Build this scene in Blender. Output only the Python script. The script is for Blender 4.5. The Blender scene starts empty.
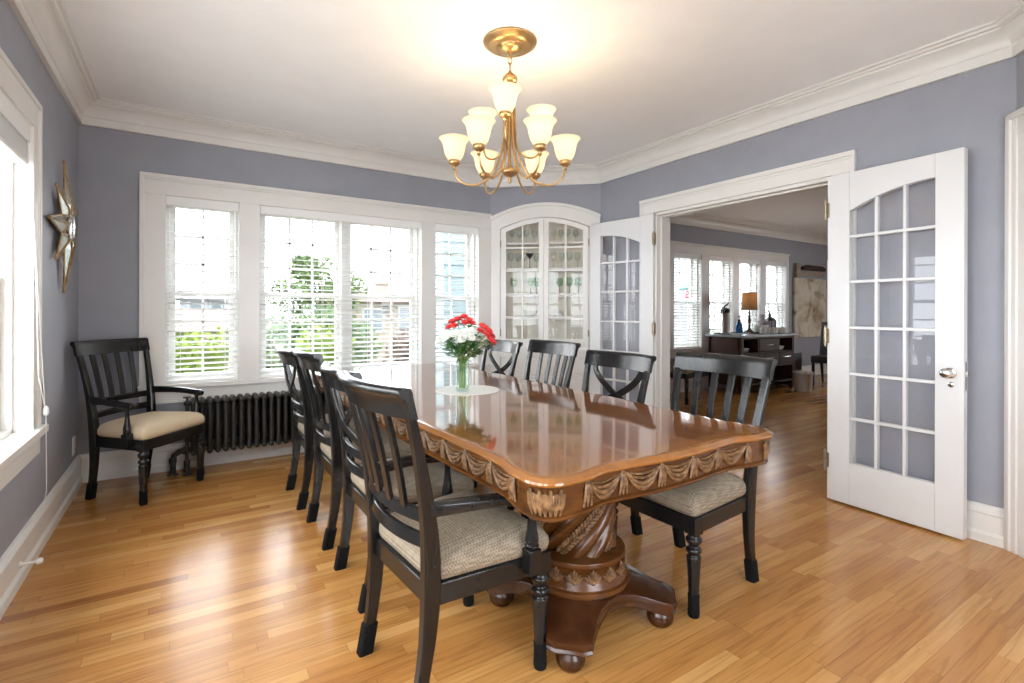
import bpy, bmesh, math, random
from mathutils import Vector, Matrix
random.seed(7)
PI = math.pi
sc = bpy.context.scene
C = sc.collection

# ------------------------------------------------------------------ camera, sky, exposure
cam_d = bpy.data.cameras.new('camera')
cam_d.sensor_width = 36.0
cam_d.lens = 36.0 * 506.49 / 1024.0
cam_d.shift_y = -(341.5 - 310.9) / 1024.0
cam_d.clip_start = 0.02
cam_d.clip_end = 300
cam = bpy.data.objects.new('camera', cam_d)
C.objects.link(cam)
YAW = math.radians(32.7508)
cam.matrix_world = (Matrix.Translation((0, 0, 1.17)) @ Matrix.Rotation(-YAW, 4, 'Z')
                    @ Matrix.Rotation(PI / 2, 4, 'X') @ Matrix.Rotation(0.0025, 4, 'Z'))
sc.camera = cam

SKY = 7.0
w = bpy.data.worlds.new('sky')
sc.world = w
w.use_nodes = True
nt = w.node_tree
bg = nt.nodes['Background']
tc = nt.nodes.new('ShaderNodeTexCoord')
nz = nt.nodes.new('ShaderNodeTexNoise')
nz.inputs['Scale'].default_value = 3.0
nz.inputs['Detail'].default_value = 5.0
rp = nt.nodes.new('ShaderNodeValToRGB')
rp.color_ramp.elements[0].position = 0.35
rp.color_ramp.elements[0].color = (0.82, 0.91, 1.0, 1)
rp.color_ramp.elements[1].position = 0.62
rp.color_ramp.elements[1].color = (0.97, 0.985, 1.0, 1)
nt.links.new(tc.outputs['Generated'], nz.inputs['Vector'])
nt.links.new(nz.outputs['Fac'], rp.inputs['Fac'])
nt.links.new(rp.outputs['Color'], bg.inputs['Color'])
bg.inputs['Strength'].default_value = SKY

vs = sc.view_settings
vs.view_transform = 'Standard'
vs.look = 'None'
vs.gamma = 1.0
vs.use_curve_mapping = False
vs.exposure = 0.92
sc.cycles.max_bounces = 10
sc.cycles.diffuse_bounces = 6
sc.cycles.glossy_bounces = 5
sc.cycles.transmission_bounces = 8
sc.cycles.transparent_max_bounces = 16
sc.cycles.sample_clamp_indirect = 6.0
sc.cycles.caustics_reflective = False
sc.cycles.caustics_refractive = False

def portal(cx, cy, cz, sx, sz, facing):
    """tells the renderer where the window openings are; gives no light of its own"""
    d = bpy.data.lights.new('portal', 'AREA')
    d.shape = 'RECTANGLE'
    d.size, d.size_y = sx, sz
    d.cycles.is_portal = True
    o = bpy.data.objects.new('portal', d)
    C.objects.link(o)
    o.location = (cx, cy, cz)
    o.rotation_euler = Vector(facing).to_track_quat('-Z', 'Z').to_euler()

portal(0.109, 4.72, 1.32, 0.47, 1.37, (0, -1, 0))
portal(1.174, 4.72, 1.32, 1.365, 1.37, (0, -1, 0))
portal(2.232, 4.72, 1.32, 0.47, 1.37, (0, -1, 0))
portal(-0.86, 1.19, 1.32, 4.1, 1.42, (1, 0, 0))
portal(1.075, -1.19, 1.32, 1.25, 1.80, (0, 1, 0))
portal(11.74, 1.55, 1.45, 1.5, 1.3, (-1, 0, 0))
portal(7.3, 5.1, 1.32, 3.0, 1.4, (0, -1, 0))

# ------------------------------------------------------------------ helpers
def smooth01(t):
    t = max(0.0, min(1.0, t))
    return t * t * (3 - 2 * t)

class MB:
    def __init__(self):
        self.bm = bmesh.new()

    def face(self, vs_):
        try:
            return self.bm.faces.new(vs_)
        except ValueError:
            return None

    def box(self, x0, x1, y0, y1, z0, z1, m=None):
        p = [(x0, y0, z0), (x1, y0, z0), (x1, y1, z0), (x0, y1, z0), (x0, y0, z1), (x1, y0, z1), (x1, y1, z1), (x0, y1, z1)]
        v = [self.bm.verts.new(m @ Vector(q) if m else q) for q in p]
        for f in ((3, 2, 1, 0), (4, 5, 6, 7), (0, 1, 5, 4), (1, 2, 6, 5), (2, 3, 7, 6), (3, 0, 4, 7)):
            self.face([v[i] for i in f])
        return self

    def loft(self, secs, caps=True, closed=False):
        rows = [[self.bm.verts.new(p) for p in s] for s in secs]
        n = len(rows[0])
        R = range(len(rows)) if closed else range(len(rows) - 1)
        for i in R:
            a, b = rows[i], rows[(i + 1) % len(rows)]
            for j in range(n):
                self.face([a[j], a[(j + 1) % n], b[(j + 1) % n], b[j]])
        if caps and not closed:
            self.face(list(reversed(rows[0])))
            self.face(rows[-1])
        return self

    def tube(self, pts, r, seg=8, caps=True, closed=False, flat=1.0):
        pts = [Vector(p) for p in pts]
        n = len(pts)
        rs = r if isinstance(r, (list, tuple)) else [r] * n
        secs = []
        nrm = None
        for i, p in enumerate(pts):
            if closed:
                t = pts[(i + 1) % n] - pts[i - 1]
            else:
                t = pts[min(i + 1, n - 1)] - pts[max(i - 1, 0)]
            if t.length < 1e-9:
                t = Vector((0, 0, 1))
            t.normalize()
            if nrm is None:
                nrm = t.orthogonal().normalized()
                if abs(t.z) < 0.9:
                    nrm = Vector((0, 0, 1)).cross(t).normalized()
            else:
                nrm = (nrm - t * nrm.dot(t))
                nrm = nrm.normalized() if nrm.length > 1e-6 else t.orthogonal().normalized()
            b = t.cross(nrm)
            secs.append([p + (nrm * math.cos(2 * PI * k / seg) + b * math.sin(2 * PI * k / seg) * flat) * rs[i] for k in range(seg)])
        return self.loft(secs, caps, closed)

    def lathe(self, prof, seg=20, m=None, c=(0, 0, 0)):
        secs = []
        for r, z in prof:
            s = [Vector((c[0] + r * math.cos(2 * PI * k / seg), c[1] + r * math.sin(2 * PI * k / seg), c[2] + z)) for k in range(seg)]
            secs.append([m @ v for v in s] if m else s)
        return self.loft(secs)

    def ball(self, c, r, sx=1, sy=1, sz=1, seg=10, rings=6, m=None):
        secs = []
        for i in range(rings + 1):
            a = -PI / 2 + PI * i / rings
            rr = max(math.cos(a), 0.02) * r
            s = [Vector((c[0] + rr * sx * math.cos(2 * PI * k / seg), c[1] + rr * sy * math.sin(2 * PI * k / seg), c[2] + r * sz * math.sin(a))) for k in range(seg)]
            secs.append([m @ v for v in s] if m else s)
        return self.loft(secs)

    def prism(self, poly, a0, a1, axis='z', m=None):
        def P(u, v, t):
            q = {'z': (u, v, t), 'y': (u, t, v), 'x': (t, u, v)}[axis]
            return m @ Vector(q) if m else Vector(q)
        return self.loft([[P(u, v, a0) for u, v in poly], [P(u, v, a1) for u, v in poly]])

    def quad(self, pts):
        self.face([self.bm.verts.new(p) for p in pts])
        return self

    def build(self, name, mat, parent=None, angle=40, bevel=0.0, bseg=2, solid=True):
        bm = self.bm
        if solid:
            bmesh.ops.recalc_face_normals(bm, faces=bm.faces[:])
        me = bpy.data.meshes.new(name)
        bm.to_mesh(me)
        bm.free()
        for p in me.polygons:
            p.use_smooth = True
        me.set_sharp_from_angle(angle=math.radians(angle))
        me.materials.append(mat)
        o = bpy.data.objects.new(name, me)
        C.objects.link(o)
        if parent:
            o.parent = parent
        if bevel > 0:
            b = o.modifiers.new('bevel', 'BEVEL')
            b.width = bevel
            b.segments = bseg
            b.limit_method = 'ANGLE'
            b.angle_limit = math.radians(35)
        return o

def tag(o, label=None, cat=None, group=None, kind=None):
    if label:
        o['label'] = label
    if cat:
        o['category'] = cat
    if group:
        o['group'] = group
    if kind:
        o['kind'] = kind
    return o

def thing(name, label, cat, loc=(0, 0, 0), rz=0.0, group=None):
    o = bpy.data.objects.new(name, None)
    o.empty_display_size = 0.1
    C.objects.link(o)
    o.location = loc
    o.rotation_euler = (0, 0, rz)
    return tag(o, label, cat, group)

def struct(o):
    o['kind'] = 'structure'
    return o

def sempty(name, loc=(0, 0, 0), rz=0.0):
    o = bpy.data.objects.new(name, None)
    o.empty_display_size = 0.1
    C.objects.link(o)
    o.location = loc
    o.rotation_euler = (0, 0, rz)
    return struct(o)

def copy_tree(o, parent=None):
    c = o.copy()
    C.objects.link(c)
    if parent:
        c.parent = parent
    for ch in list(o.children):
        copy_tree(ch, c)
    return c

# ------------------------------------------------------------------ materials
def mat(name, col, rough=0.5, metal=0.0, spec=0.5, **kw):
    m = bpy.data.materials.new(name)
    m.use_nodes = True
    b = m.node_tree.nodes['Principled BSDF']
    b.inputs['Base Color'].default_value = (*col, 1)
    b.inputs['Roughness'].default_value = rough
    b.inputs['Metallic'].default_value = metal
    b.inputs['Specular IOR Level'].default_value = spec
    for k, v in kw.items():
        b.inputs[k].default_value = v
    return m

def N(m, typ, **kw):
    n = m.node_tree.nodes.new(typ)
    for k, v in kw.items():
        setattr(n, k, v)
    return n

def L(m, a, b):
    m.node_tree.links.new(a, b)

def bsdf(m):
    return m.node_tree.nodes['Principled BSDF']

def ramp(m, stops):
    n = N(m, 'ShaderNodeValToRGB')
    cr = n.color_ramp
    while len(cr.elements) < len(stops):
        cr.elements.new(0.5)
    for e, (p, c) in zip(cr.elements, stops):
        e.position = p
        e.color = (*c, 1)
    return n

def noisy(name, c1, c2, scale=20.0, rough=0.5, stretch=(1, 1, 1), bump=0.0, detail=4.0, lo=0.35, hi=0.65, coords='Object', bscale=None, **kw):
    m = mat(name, c1, rough, **kw)
    t = N(m, 'ShaderNodeTexCoord')
    mp = N(m, 'ShaderNodeMapping')
    mp.inputs['Scale'].default_value = stretch
    n = N(m, 'ShaderNodeTexNoise')
    n.inputs['Scale'].default_value = scale
    n.inputs['Detail'].default_value = detail
    r = ramp(m, [(lo, c1), (hi, c2)])
    L(m, t.outputs[coords], mp.inputs['Vector'])
    L(m, mp.outputs['Vector'], n.inputs['Vector'])
    L(m, n.outputs['Fac'], r.inputs['Fac'])
    L(m, r.outputs['Color'], bsdf(m).inputs['Base Color'])
    if bump:
        bp = N(m, 'ShaderNodeBump')
        bp.inputs['Strength'].default_value = bump
        bp.inputs['Distance'].default_value = 0.004
        if bscale:
            n2 = N(m, 'ShaderNodeTexNoise')
            n2.inputs['Scale'].default_value = bscale
            L(m, t.outputs[coords], n2.inputs['Vector'])
            L(m, n2.outputs['Fac'], bp.inputs['Height'])
        else:
            L(m, n.outputs['Fac'], bp.inputs['Height'])
        L(m, bp.outputs['Normal'], bsdf(m).inputs['Normal'])
    return m

def math_node(m, op, a, b=None):
    n = N(m, 'ShaderNodeMath', operation=op)
    for i, v in enumerate((a, b)):
        if v is None:
            continue
        if isinstance(v, (int, float)):
            n.inputs[i].default_value = v
        else:
            L(m, v, n.inputs[i])
    return n.outputs[0]

def floor_material():
    m = mat('oak_floor', (0.5, 0.28, 0.11), 0.21)
    g = N(m, 'ShaderNodeNewGeometry')
    s = N(m, 'ShaderNodeSeparateXYZ')
    L(m, g.outputs['Position'], s.inputs[0])
    PW = 0.057
    yr = math_node(m, 'DIVIDE', math_node(m, 'ADD', s.outputs['Y'], 50.0), PW)
    row = math_node(m, 'FLOOR', yr)
    wn = N(m, 'ShaderNodeTexWhiteNoise', noise_dimensions='1D')
    L(m, row, wn.inputs['W'])
    off = math_node(m, 'MULTIPLY', wn.outputs['Value'], 3.0)
    xr = math_node(m, 'DIVIDE', math_node(m, 'ADD', math_node(m, 'ADD', s.outputs['X'], 50.0), off), 0.62)
    col = math_node(m, 'FLOOR', xr)
    cb = N(m, 'ShaderNodeCombineXYZ')
    L(m, row, cb.inputs[0])
    L(m, col, cb.inputs[1])
    wn2 = N(m, 'ShaderNodeTexWhiteNoise', noise_dimensions='2D')
    L(m, cb.outputs[0], wn2.inputs['Vector'])
    tone = ramp(m, [(0.0, (0.33, 0.135, 0.036)), (0.07, (0.43, 0.19, 0.051)), (0.5, (0.485, 0.226, 0.063)), (0.85, (0.54, 0.27, 0.081)), (1.0, (0.60, 0.325, 0.11))])
    L(m, wn2.outputs['Value'], tone.inputs['Fac'])
    # grain
    gx = math_node(m, 'ADD', math_node(m, 'MULTIPLY', s.outputs['X'], 2.2), math_node(m, 'MULTIPLY', wn2.outputs['Value'], 37.0))
    gy = math_node(m, 'MULTIPLY', s.outputs['Y'], 38.0)
    gv = N(m, 'ShaderNodeCombineXYZ')
    L(m, gx, gv.inputs[0])
    L(m, gy, gv.inputs[1])
    n1 = N(m, 'ShaderNodeTexNoise')
    n1.inputs['Scale'].default_value = 1.0
    n1.inputs['Detail'].default_value = 5.0
    n1.inputs['Distortion'].default_value = 1.6
    L(m, gv.outputs[0], n1.inputs['Vector'])
    gr = ramp(m, [(0.36, (0.72, 0.68, 0.62)), (0.50, (0.96, 0.96, 0.96)), (0.70, (1.08, 1.08, 1.08))])
    L(m, n1.outputs['Fac'], gr.inputs['Fac'])
    mx = N(m, 'ShaderNodeMix', data_type='RGBA', blend_type='MULTIPLY')
    mx.inputs[0].default_value = 0.75
    L(m, tone.outputs['Color'], mx.inputs[6])
    L(m, gr.outputs['Color'], mx.inputs[7])
    # joints
    fy = math_node(m, 'FRACT', yr)
    ey = math_node(m, 'LESS_THAN', math_node(m, 'MINIMUM', fy, math_node(m, 'SUBTRACT', 1.0, fy)), 0.018)
    fx = math_node(m, 'FRACT', xr)
    ex = math_node(m, 'LESS_THAN', math_node(m, 'MINIMUM', fx, math_node(m, 'SUBTRACT', 1.0, fx)), 0.0016)
    e = math_node(m, 'MAXIMUM', ey, ex)
    m2 = N(m, 'ShaderNodeMix', data_type='RGBA', blend_type='MULTIPLY')
    L(m, math_node(m, 'MULTIPLY', e, 0.45), m2.inputs[0])
    L(m, mx.outputs[2], m2.inputs[6])
    m2.inputs[7].default_value = (0.25, 0.15, 0.08, 1)
    L(m, m2.outputs[2], bsdf(m).inputs['Base Color'])
    n3 = N(m, 'ShaderNodeTexNoise')
    n3.inputs['Scale'].default_value = 7.0
    L(m, g.outputs['Position'], n3.inputs['Vector'])
    bp = N(m, 'ShaderNodeBump')
    bp.inputs['Strength'].default_value = 0.06
    bp.inputs['Distance'].default_value = 0.01
    L(m, math_node(m, 'ADD', n3.outputs['Fac'], math_node(m, 'MULTIPLY', wn2.outputs['Value'], 0.15)), bp.inputs['Height'])
    L(m, bp.outputs['Normal'], bsdf(m).inputs['Normal'])
    return m

def thin_glass(name, tint=(1, 1, 1), ior=1.5, refl=1.0):
    m = bpy.data.materials.new(name)
    m.use_nodes = True
    m.node_tree.nodes.remove(m.node_tree.nodes['Principled BSDF'])
    out = m.node_tree.nodes['Material Output']
    t = N(m, 'ShaderNodeBsdfTransparent')
    t.inputs['Color'].default_value = (*tint, 1)
    g = N(m, 'ShaderNodeBsdfGlossy')
    g.inputs['Roughness'].default_value = 0.0
    f = N(m, 'ShaderNodeFresnel')
    f.inputs['IOR'].default_value = ior
    mx = N(m, 'ShaderNodeMixShader')
    ge = N(m, 'ShaderNodeNewGeometry')
    L(m, math_node(m, 'MULTIPLY', math_node(m, 'MULTIPLY', f.outputs[0], refl), math_node(m, 'SUBTRACT', 1.0, ge.outputs['Backfacing'])), mx.inputs[0])
    L(m, t.outputs[0], mx.inputs[1])
    L(m, g.outputs[0], mx.inputs[2])
    L(m, mx.outputs[0], out.inputs['Surface'])
    return m

def translucent_mix(name, col, fac=0.4, emit=None, emit_s=0.0, rough=0.5):
    m = bpy.data.materials.new(name)
    m.use_nodes = True
    m.node_tree.nodes.remove(m.node_tree.nodes['Principled BSDF'])
    out = m.node_tree.nodes['Material Output']
    d = N(m, 'ShaderNodeBsdfDiffuse')
    d.inputs['Color'].default_value = (*col, 1)
    t = N(m, 'ShaderNodeBsdfTranslucent')
    t.inputs['Color'].default_value = (*col, 1)
    mx = N(m, 'ShaderNodeMixShader')
    mx.inputs[0].default_value = fac
    L(m, d.outputs[0], mx.inputs[1])
    L(m, t.outputs[0], mx.inputs[2])
    s = mx.outputs[0]
    if emit:
        e = N(m, 'ShaderNodeEmission')
        e.inputs['Color'].default_value = (*emit, 1)
        e.inputs['Strength'].default_value = emit_s
        a = N(m, 'ShaderNodeAddShader')
        L(m, s, a.inputs[0])
        L(m, e.outputs[0], a.inputs[1])
        s = a.outputs[0]
    L(m, s, out.inputs['Surface'])
    return m

WALL = noisy('wall_paint', (0.298, 0.308, 0.352), (0.315, 0.325, 0.369), 6.0, 0.55, bump=0.08, bscale=180.0, coords='Object')
TRIM = noisy('white_trim_paint', (0.74, 0.725, 0.695), (0.77, 0.755, 0.725), 4.0, 0.35)
CEIL = noisy('ceiling_paint', (0.91, 0.91, 0.91), (0.93, 0.93, 0.93), 5.0, 0.7)
FLOOR = floor_material()
DOORW = noisy('door_white_paint', (0.70, 0.705, 0.71), (0.72, 0.725, 0.73), 3.0, 0.3)
GLASS = thin_glass('window_glass')
BLIND = translucent_mix('blind_slats', (0.88, 0.89, 0.89), 0.35)
BLINDR = mat('blind_rail_white', (0.84, 0.84, 0.83), 0.4)
BLACK = noisy('black_lacquer', (0.0085, 0.0085, 0.009), (0.014, 0.013, 0.012), 14.0, 0.20, stretch=(3, 3, 0.6), spec=0.4)
SOCK = noisy('black_felt', (0.006, 0.006, 0.006), (0.014, 0.014, 0.014), 220.0, 0.95, bump=0.4, spec=0.1)

def fabric(name, c1, c2, sc_=260.0):
    m = mat(name, c1, 0.9, spec=0.15)
    t = N(m, 'ShaderNodeTexCoord')
    mp = N(m, 'ShaderNodeMapping')
    mp.inputs['Rotation'].default_value = (0, 0, PI / 4)
    v = N(m, 'ShaderNodeTexChecker')
    v.inputs['Scale'].default_value = sc_
    v.inputs['Color1'].default_value = (*c1, 1)
    v.inputs['Color2'].default_value = (*c2, 1)
    n = N(m, 'ShaderNodeTexNoise')
    n.inputs['Scale'].default_value = 60.0
    mx = N(m, 'ShaderNodeMix', data_type='RGBA', blend_type='MULTIPLY')
    mx.inputs[0].default_value = 0.5
    L(m, t.outputs['Object'], mp.inputs['Vector'])
    L(m, mp.outputs['Vector'], v.inputs['Vector'])
    L(m, t.outputs['Object'], n.inputs['Vector'])
    L(m, v.outputs['Color'], mx.inputs[6])
    L(m, n.outputs['Fac'], mx.inputs[7])
    L(m, mx.outputs[2], bsdf(m).inputs['Base Color'])
    bp = N(m, 'ShaderNodeBump')
    bp.inputs['Strength'].default_value = 0.25
    bp.inputs['Distance'].default_value = 0.002
    L(m, v.outputs['Fac'], bp.inputs['Height'])
    L(m, bp.outputs['Normal'], bsdf(m).inputs['Normal'])
    return m

SEATF = fabric('woven_seat_fabric', (0.42, 0.345, 0.255), (0.27, 0.22, 0.16), 140.0)
SEATB = noisy('plain_beige_seat', (0.60, 0.49, 0.33), (0.66, 0.54, 0.38), 90.0, 0.85, spec=0.2)

def cherry(name, c1, c2, c3, rough=0.16, stretch=(14, 1.2, 14), top=False):
    m = mat(name, c1, rough, spec=0.5)
    t = N(m, 'ShaderNodeTexCoord')
    mp = N(m, 'ShaderNodeMapping')
    mp.inputs['Scale'].default_value = stretch
    n = N(m, 'ShaderNodeTexNoise')
    n.inputs['Scale'].default_value = 2.2
    n.inputs['Detail'].default_value = 6.0
    n.inputs['Distortion'].default_value = 0.9
    r = ramp(m, [(0.3, c1), (0.52, c2), (0.72, c3)])
    L(m, t.outputs['Object'], mp.inputs['Vector'])
    L(m, mp.outputs['Vector'], n.inputs['Vector'])
    L(m, n.outputs['Fac'], r.inputs['Fac'])
    colr = r.outputs['Color']
    if top:
        s = N(m, 'ShaderNodeSeparateXYZ')
        L(m, t.outputs['Object'], s.inputs[0])
        ax = math_node(m, 'ABSOLUTE', s.outputs['X'])
        ay = math_node(m, 'ABSOLUTE', s.outputs['Y'])
        bx = math_node(m, 'GREATER_THAN', ax, 0.445)
        by = math_node(m, 'GREATER_THAN', ay, 1.33)
        b = math_node(m, 'MAXIMUM', bx, by)
        m1 = N(m, 'ShaderNodeMix', data_type='RGBA', blend_type='MIX')
        L(m, math_node(m, 'MULTIPLY', b, 0.55), m1.inputs[0])
        L(m, colr, m1.inputs[6])
        m1.inputs[7].default_value = (0.31, 0.125, 0.026, 1)
        # joints of the leaves
        l1 = math_node(m, 'LESS_THAN', math_node(m, 'ABSOLUTE', math_node(m, 'SUBTRACT', ay, 0.46)), 0.0012)
        l2 = math_node(m, 'LESS_THAN', ay, 0.0012)
        l3 = math_node(m, 'LESS_THAN', math_node(m, 'ABSOLUTE', math_node(m, 'SUBTRACT', ax, 0.445)), 0.0015)
        l3 = math_node(m, 'MULTIPLY', l3, math_node(m, 'SUBTRACT', 1.0, by))
        l4 = math_node(m, 'MULTIPLY', math_node(m, 'LESS_THAN', math_node(m, 'ABSOLUTE', math_node(m, 'SUBTRACT', ay, 1.33)), 0.0015), math_node(m, 'SUBTRACT', 1.0, bx))
        ll = math_node(m, 'MAXIMUM', math_node(m, 'MAXIMUM', math_node(m, 'MAXIMUM', l1, l2), l3), l4)
        m2 = N(m, 'ShaderNodeMix', data_type='RGBA', blend_type='MIX')
        L(m, math_node(m, 'MULTIPLY', ll, 0.6), m2.inputs[0])
        L(m, m1.outputs[2], m2.inputs[6])
        m2.inputs[7].default_value = (0.10, 0.03, 0.01, 1)
        colr = m2.outputs[2]
    L(m, colr, bsdf(m).inputs['Base Color'])
    return m

TOPW = cherry('cherry_top', (0.1166, 0.03604, 0.00742), (0.1908, 0.0636, 0.01166), (0.2756, 0.1007, 0.01908), 0.09, (9, 0.9, 9), True)
bsdf(TOPW).inputs['Coat Weight'].default_value = 0.6
bsdf(TOPW).inputs['Coat Roughness'].default_value = 0.04
CHERRY = cherry('cherry_apron', (0.0595, 0.0204, 0.0051), (0.09775, 0.034, 0.00765), (0.1403, 0.0527, 0.01275), 0.24, (2, 2, 14))
PEDW = cherry('dark_cherry_base', (0.036, 0.0115, 0.004), (0.055, 0.018, 0.006), (0.080, 0.028, 0.009), 0.24, (5, 5, 5))
CARVE = noisy('antique_gold_carving', (0.085, 0.038, 0.016), (0.27, 0.15, 0.065), 60.0, 0.4, lo=0.35, hi=0.68)
GOLD = noisy('brushed_brass', (0.50, 0.32, 0.14), (0.54, 0.355, 0.16), 30.0, 0.30, metal=0.9)
IRON = noisy('black_cast_iron', (0.012, 0.011, 0.011), (0.028, 0.024, 0.021), 30.0, 0.42)
CHROME = mat('nickel', (0.62, 0.60, 0.57), 0.18, 1.0)
HINGE = noisy('aged_brass', (0.26, 0.21, 0.14), (0.36, 0.30, 0.21), 50.0, 0.4, metal=0.8)

# ------------------------------------------------------------------ room shell
XL, XR, YB, ZC = -0.616, 3.437, 4.473, 2.59
XO = XR + 0.155           # far face of the wall with the double doors
YF = -0.95
YLV = 4.85                # window wall of the room beyond
DA = Vector((2.611, YB, 0))
DB = Vector((XR, 3.734, 0))
DANG = math.atan2(DB.y - DA.y, DB.x - DA.x)
DLEN = (DB - DA).length
NA = Vector((XR, 0.755, 0))         # near corner of the right wall
NANG = math.radians(-135)           # direction of the short angled wall
NLEN = (0.755 - YF) / math.sin(PI / 4)

fl = MB()
fl.box(-0.9, 12.0, -1.3, 5.1, -0.12, 0.0)
struct(fl.build('floor', FLOOR))
ce = MB()
ce.box(-0.9, 12.0, -1.3, 5.1, ZC, ZC + 0.12)
struct(ce.build('ceiling', CEIL))

def wall_with_openings(name, mtl, axis, c0, c1, u0, u1, z0, z1, ops):
    """axis 'y': wall in the XZ plane between y=c0..c1; ops: (u0,u1,z0,z1)"""
    b = MB()
    def bx(a0, a1, q0, q1):
        if a1 - a0 < 1e-4 or q1 - q0 < 1e-4:
            return
        if axis == 'y':
            b.box(a0, a1, c0, c1, q0, q1)
        else:
            b.box(c0, c1, a0, a1, q0, q1)
    cur = u0
    for (a, e, q0, q1) in sorted(ops):
        bx(cur, a, z0, z1)
        bx(a, e, z0, q0)
        bx(a, e, q1, z1)
        cur = e
    bx(cur, u1, z0, z1)
    return struct(b.build(name, mtl))

WZ0, WZ1 = 0.625, 2.005
BW = [(-0.126, 0.344), (0.491, 1.856), (1.998, 2.467)]
wall_with_openings('wall_back', WALL, 'y', YB, YB + 0.2, XL - 0.2, DA.x + 0.02, 0, ZC, [(a, e, WZ0, WZ1) for a, e in BW])
LW = [(-0.80, 0.0), (0.15, 1.55), (1.70, 3.185)]  # first opening is unseen, added to bring in more daylight
wall_with_openings('wall_left', WALL, 'x', XL - 0.2, XL, YF - 0.2, YB, 0, ZC, [(a, e, WZ0 - 0.02, WZ1 + 0.02) for a, e in LW])
DY0, DY1, DZ = 1.60, 3.04, 2.022
wall_with_openings('wall_right', WALL, 'x', XR, XO, YF - 0.2, YLV + 0.2, 0, ZC, [(DY0, DY1, 0, DZ)])
FW = [(0.45, 1.70)]  # unseen window opening added behind the camera to brighten the room
wall_with_openings('wall_front', WALL, 'y', YF - 0.2, YF, XL, XR, 0, ZC, [(a, e, 0.45, 2.2) for a, e in FW])

# angled wall with the built-in cabinet
def arch(s, w_, end, apex, c=0.555):
    return apex - (apex - end) * ((s - c) / w_) ** 2
b = MB()
S0, S1 = 0.05, 1.06
poly = [(0, 0), (S0, 0)] + [(S0 + (S1 - S0) * i / 16, arch(S0 + (S1 - S0) * i / 16, 0.505, 2.10, 2.215)) for i in range(17)] + [(S1, 0), (DLEN, 0), (DLEN, ZC), (0, ZC)]
DM = Matrix.Translation(DA) @ Matrix.Rotation(DANG, 4, 'Z')
b.prism(poly, 0.0, 0.05, 'y', DM)
struct(b.build('wall_corner', WALL))
# short angled wall at the near end with a door in it
NM = Matrix.Translation(NA) @ Matrix.Rotation(NANG, 4, 'Z')      # local +y points away from the room? (right-hand side is the room)
b = MB()
b.prism([(0, 0), (0.14, 0), (0.14, 2.03), (1.0, 2.03), (1.0, 0), (NLEN, 0), (NLEN, ZC), (0, ZC)], 0.0, 0.12, 'y', NM)
struct(b.build('wall_angled', WALL))

# the room beyond
LVW = [(5.86, 6.48), (6.67, 7.26), (7.41, 8.00), (8.16, 8.78)]
LVZ0, LVZ1 = 0.63, 2.02
wall_with_openings('wall_far_back', WALL, 'y', YLV, YLV + 0.2, XO, 11.7, 0, ZC, [(a, e, LVZ0, LVZ1) for a, e in LVW])
wall_with_openings('wall_far_right', WALL, 'x', 11.5, 11.7, -1.15, YLV, 0, ZC, [(0.8, 2.3, 0.8, 2.1)])  # unseen opening added in this wall to light the far room
wall_with_openings('wall_far_front', WALL, 'y', -1.35, -1.15, XR, 11.7, 0, ZC, [])

# ------------------------------------------------------------------ mouldings
def miter_sweep(pts, prof, closed=False):
    """pts walk the room clockwise (room on the right); prof is (distance from wall, z)"""
    n = len(pts)
    secs = []
    for i in range(n):
        p = Vector(pts[i])
        d0 = (p - Vector(pts[i - 1])).normalized() if (closed or i > 0) else None
        d1 = (Vector(pts[(i + 1) % n]) - p).normalized() if (closed or i < n - 1) else None
        d0 = d0 or d1
        d1 = d1 or d0
        n0 = Vector((d0.y, -d0.x))
        n1 = Vector((d1.y, -d1.x))
        mm = (n0 + n1).normalized()
        k = 1.0 / max(0.2, mm.dot(n0))
        secs.append([Vector((p.x + mm.x * k * q, p.y + mm.y * k * q, z)) for q, z in prof])
    b = MB()
    b.loft(secs, caps=not closed, closed=closed)
    return b

CROWN = [(0, 2.426), (0.024, 2.426), (0.024, 2.478), (0.030, 2.482), (0.030, 2.490), (0.036, 2.505), (0.050, 2.530), (0.072, 2.550),
         (0.088, 2.556), (0.088, 2.566), (0.108, 2.567), (0.114, 2.577), (0.132, 2.580), (0.132, ZC), (0, ZC)]
room = [(XL, YF), (XL, YB), (DA.x, DA.y), (DB.x, DB.y), (NA.x, NA.y), (NA.x - (0.755 - YF), YF)]
struct(miter_sweep(room, CROWN, True).build('trim_1', TRIM, angle=30))
struct(miter_sweep([(XO, -1.15), (XO, YLV), (11.5, YLV), (11.5, -1.15)], CROWN).build('trim_2', TRIM, angle=30))

BASE = [(0, 0), (0.030, 0), (0.030, 0.042), (0.019, 0.056), (0.019, 0.142), (0.026, 0.148), (0.026, 0.166), (0.012, 0.186), (0, 0.188)]
struct(miter_sweep([(XL, YF), (XL, YB)], BASE).build('baseboard_left', TRIM, angle=30))
struct(miter_sweep([(XL, YB), (DA.x, DA.y)], BASE).build('baseboard_back', TRIM, angle=30))
struct(miter_sweep([(XR, DB.y - 0.02), (XR, 3.186)], BASE).build('baseboard_right', TRIM, angle=30))
struct(miter_sweep([(XR, 1.468), (XR, 0.755)], BASE).build('baseboard_near', TRIM, angle=30))
struct(miter_sweep([(XO, DY1 + 0.15), (XO, YLV), (10.2, YLV)], BASE).build('baseboard_far', TRIM, angle=30))

def casing_bar(b, m, u0, u1, z0, z1, d=0.022):
    """flat board on the wall plane; local y<0 is into the room"""
    b.box(u0, u1, -d, 0, z0, z1, m)

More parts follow.
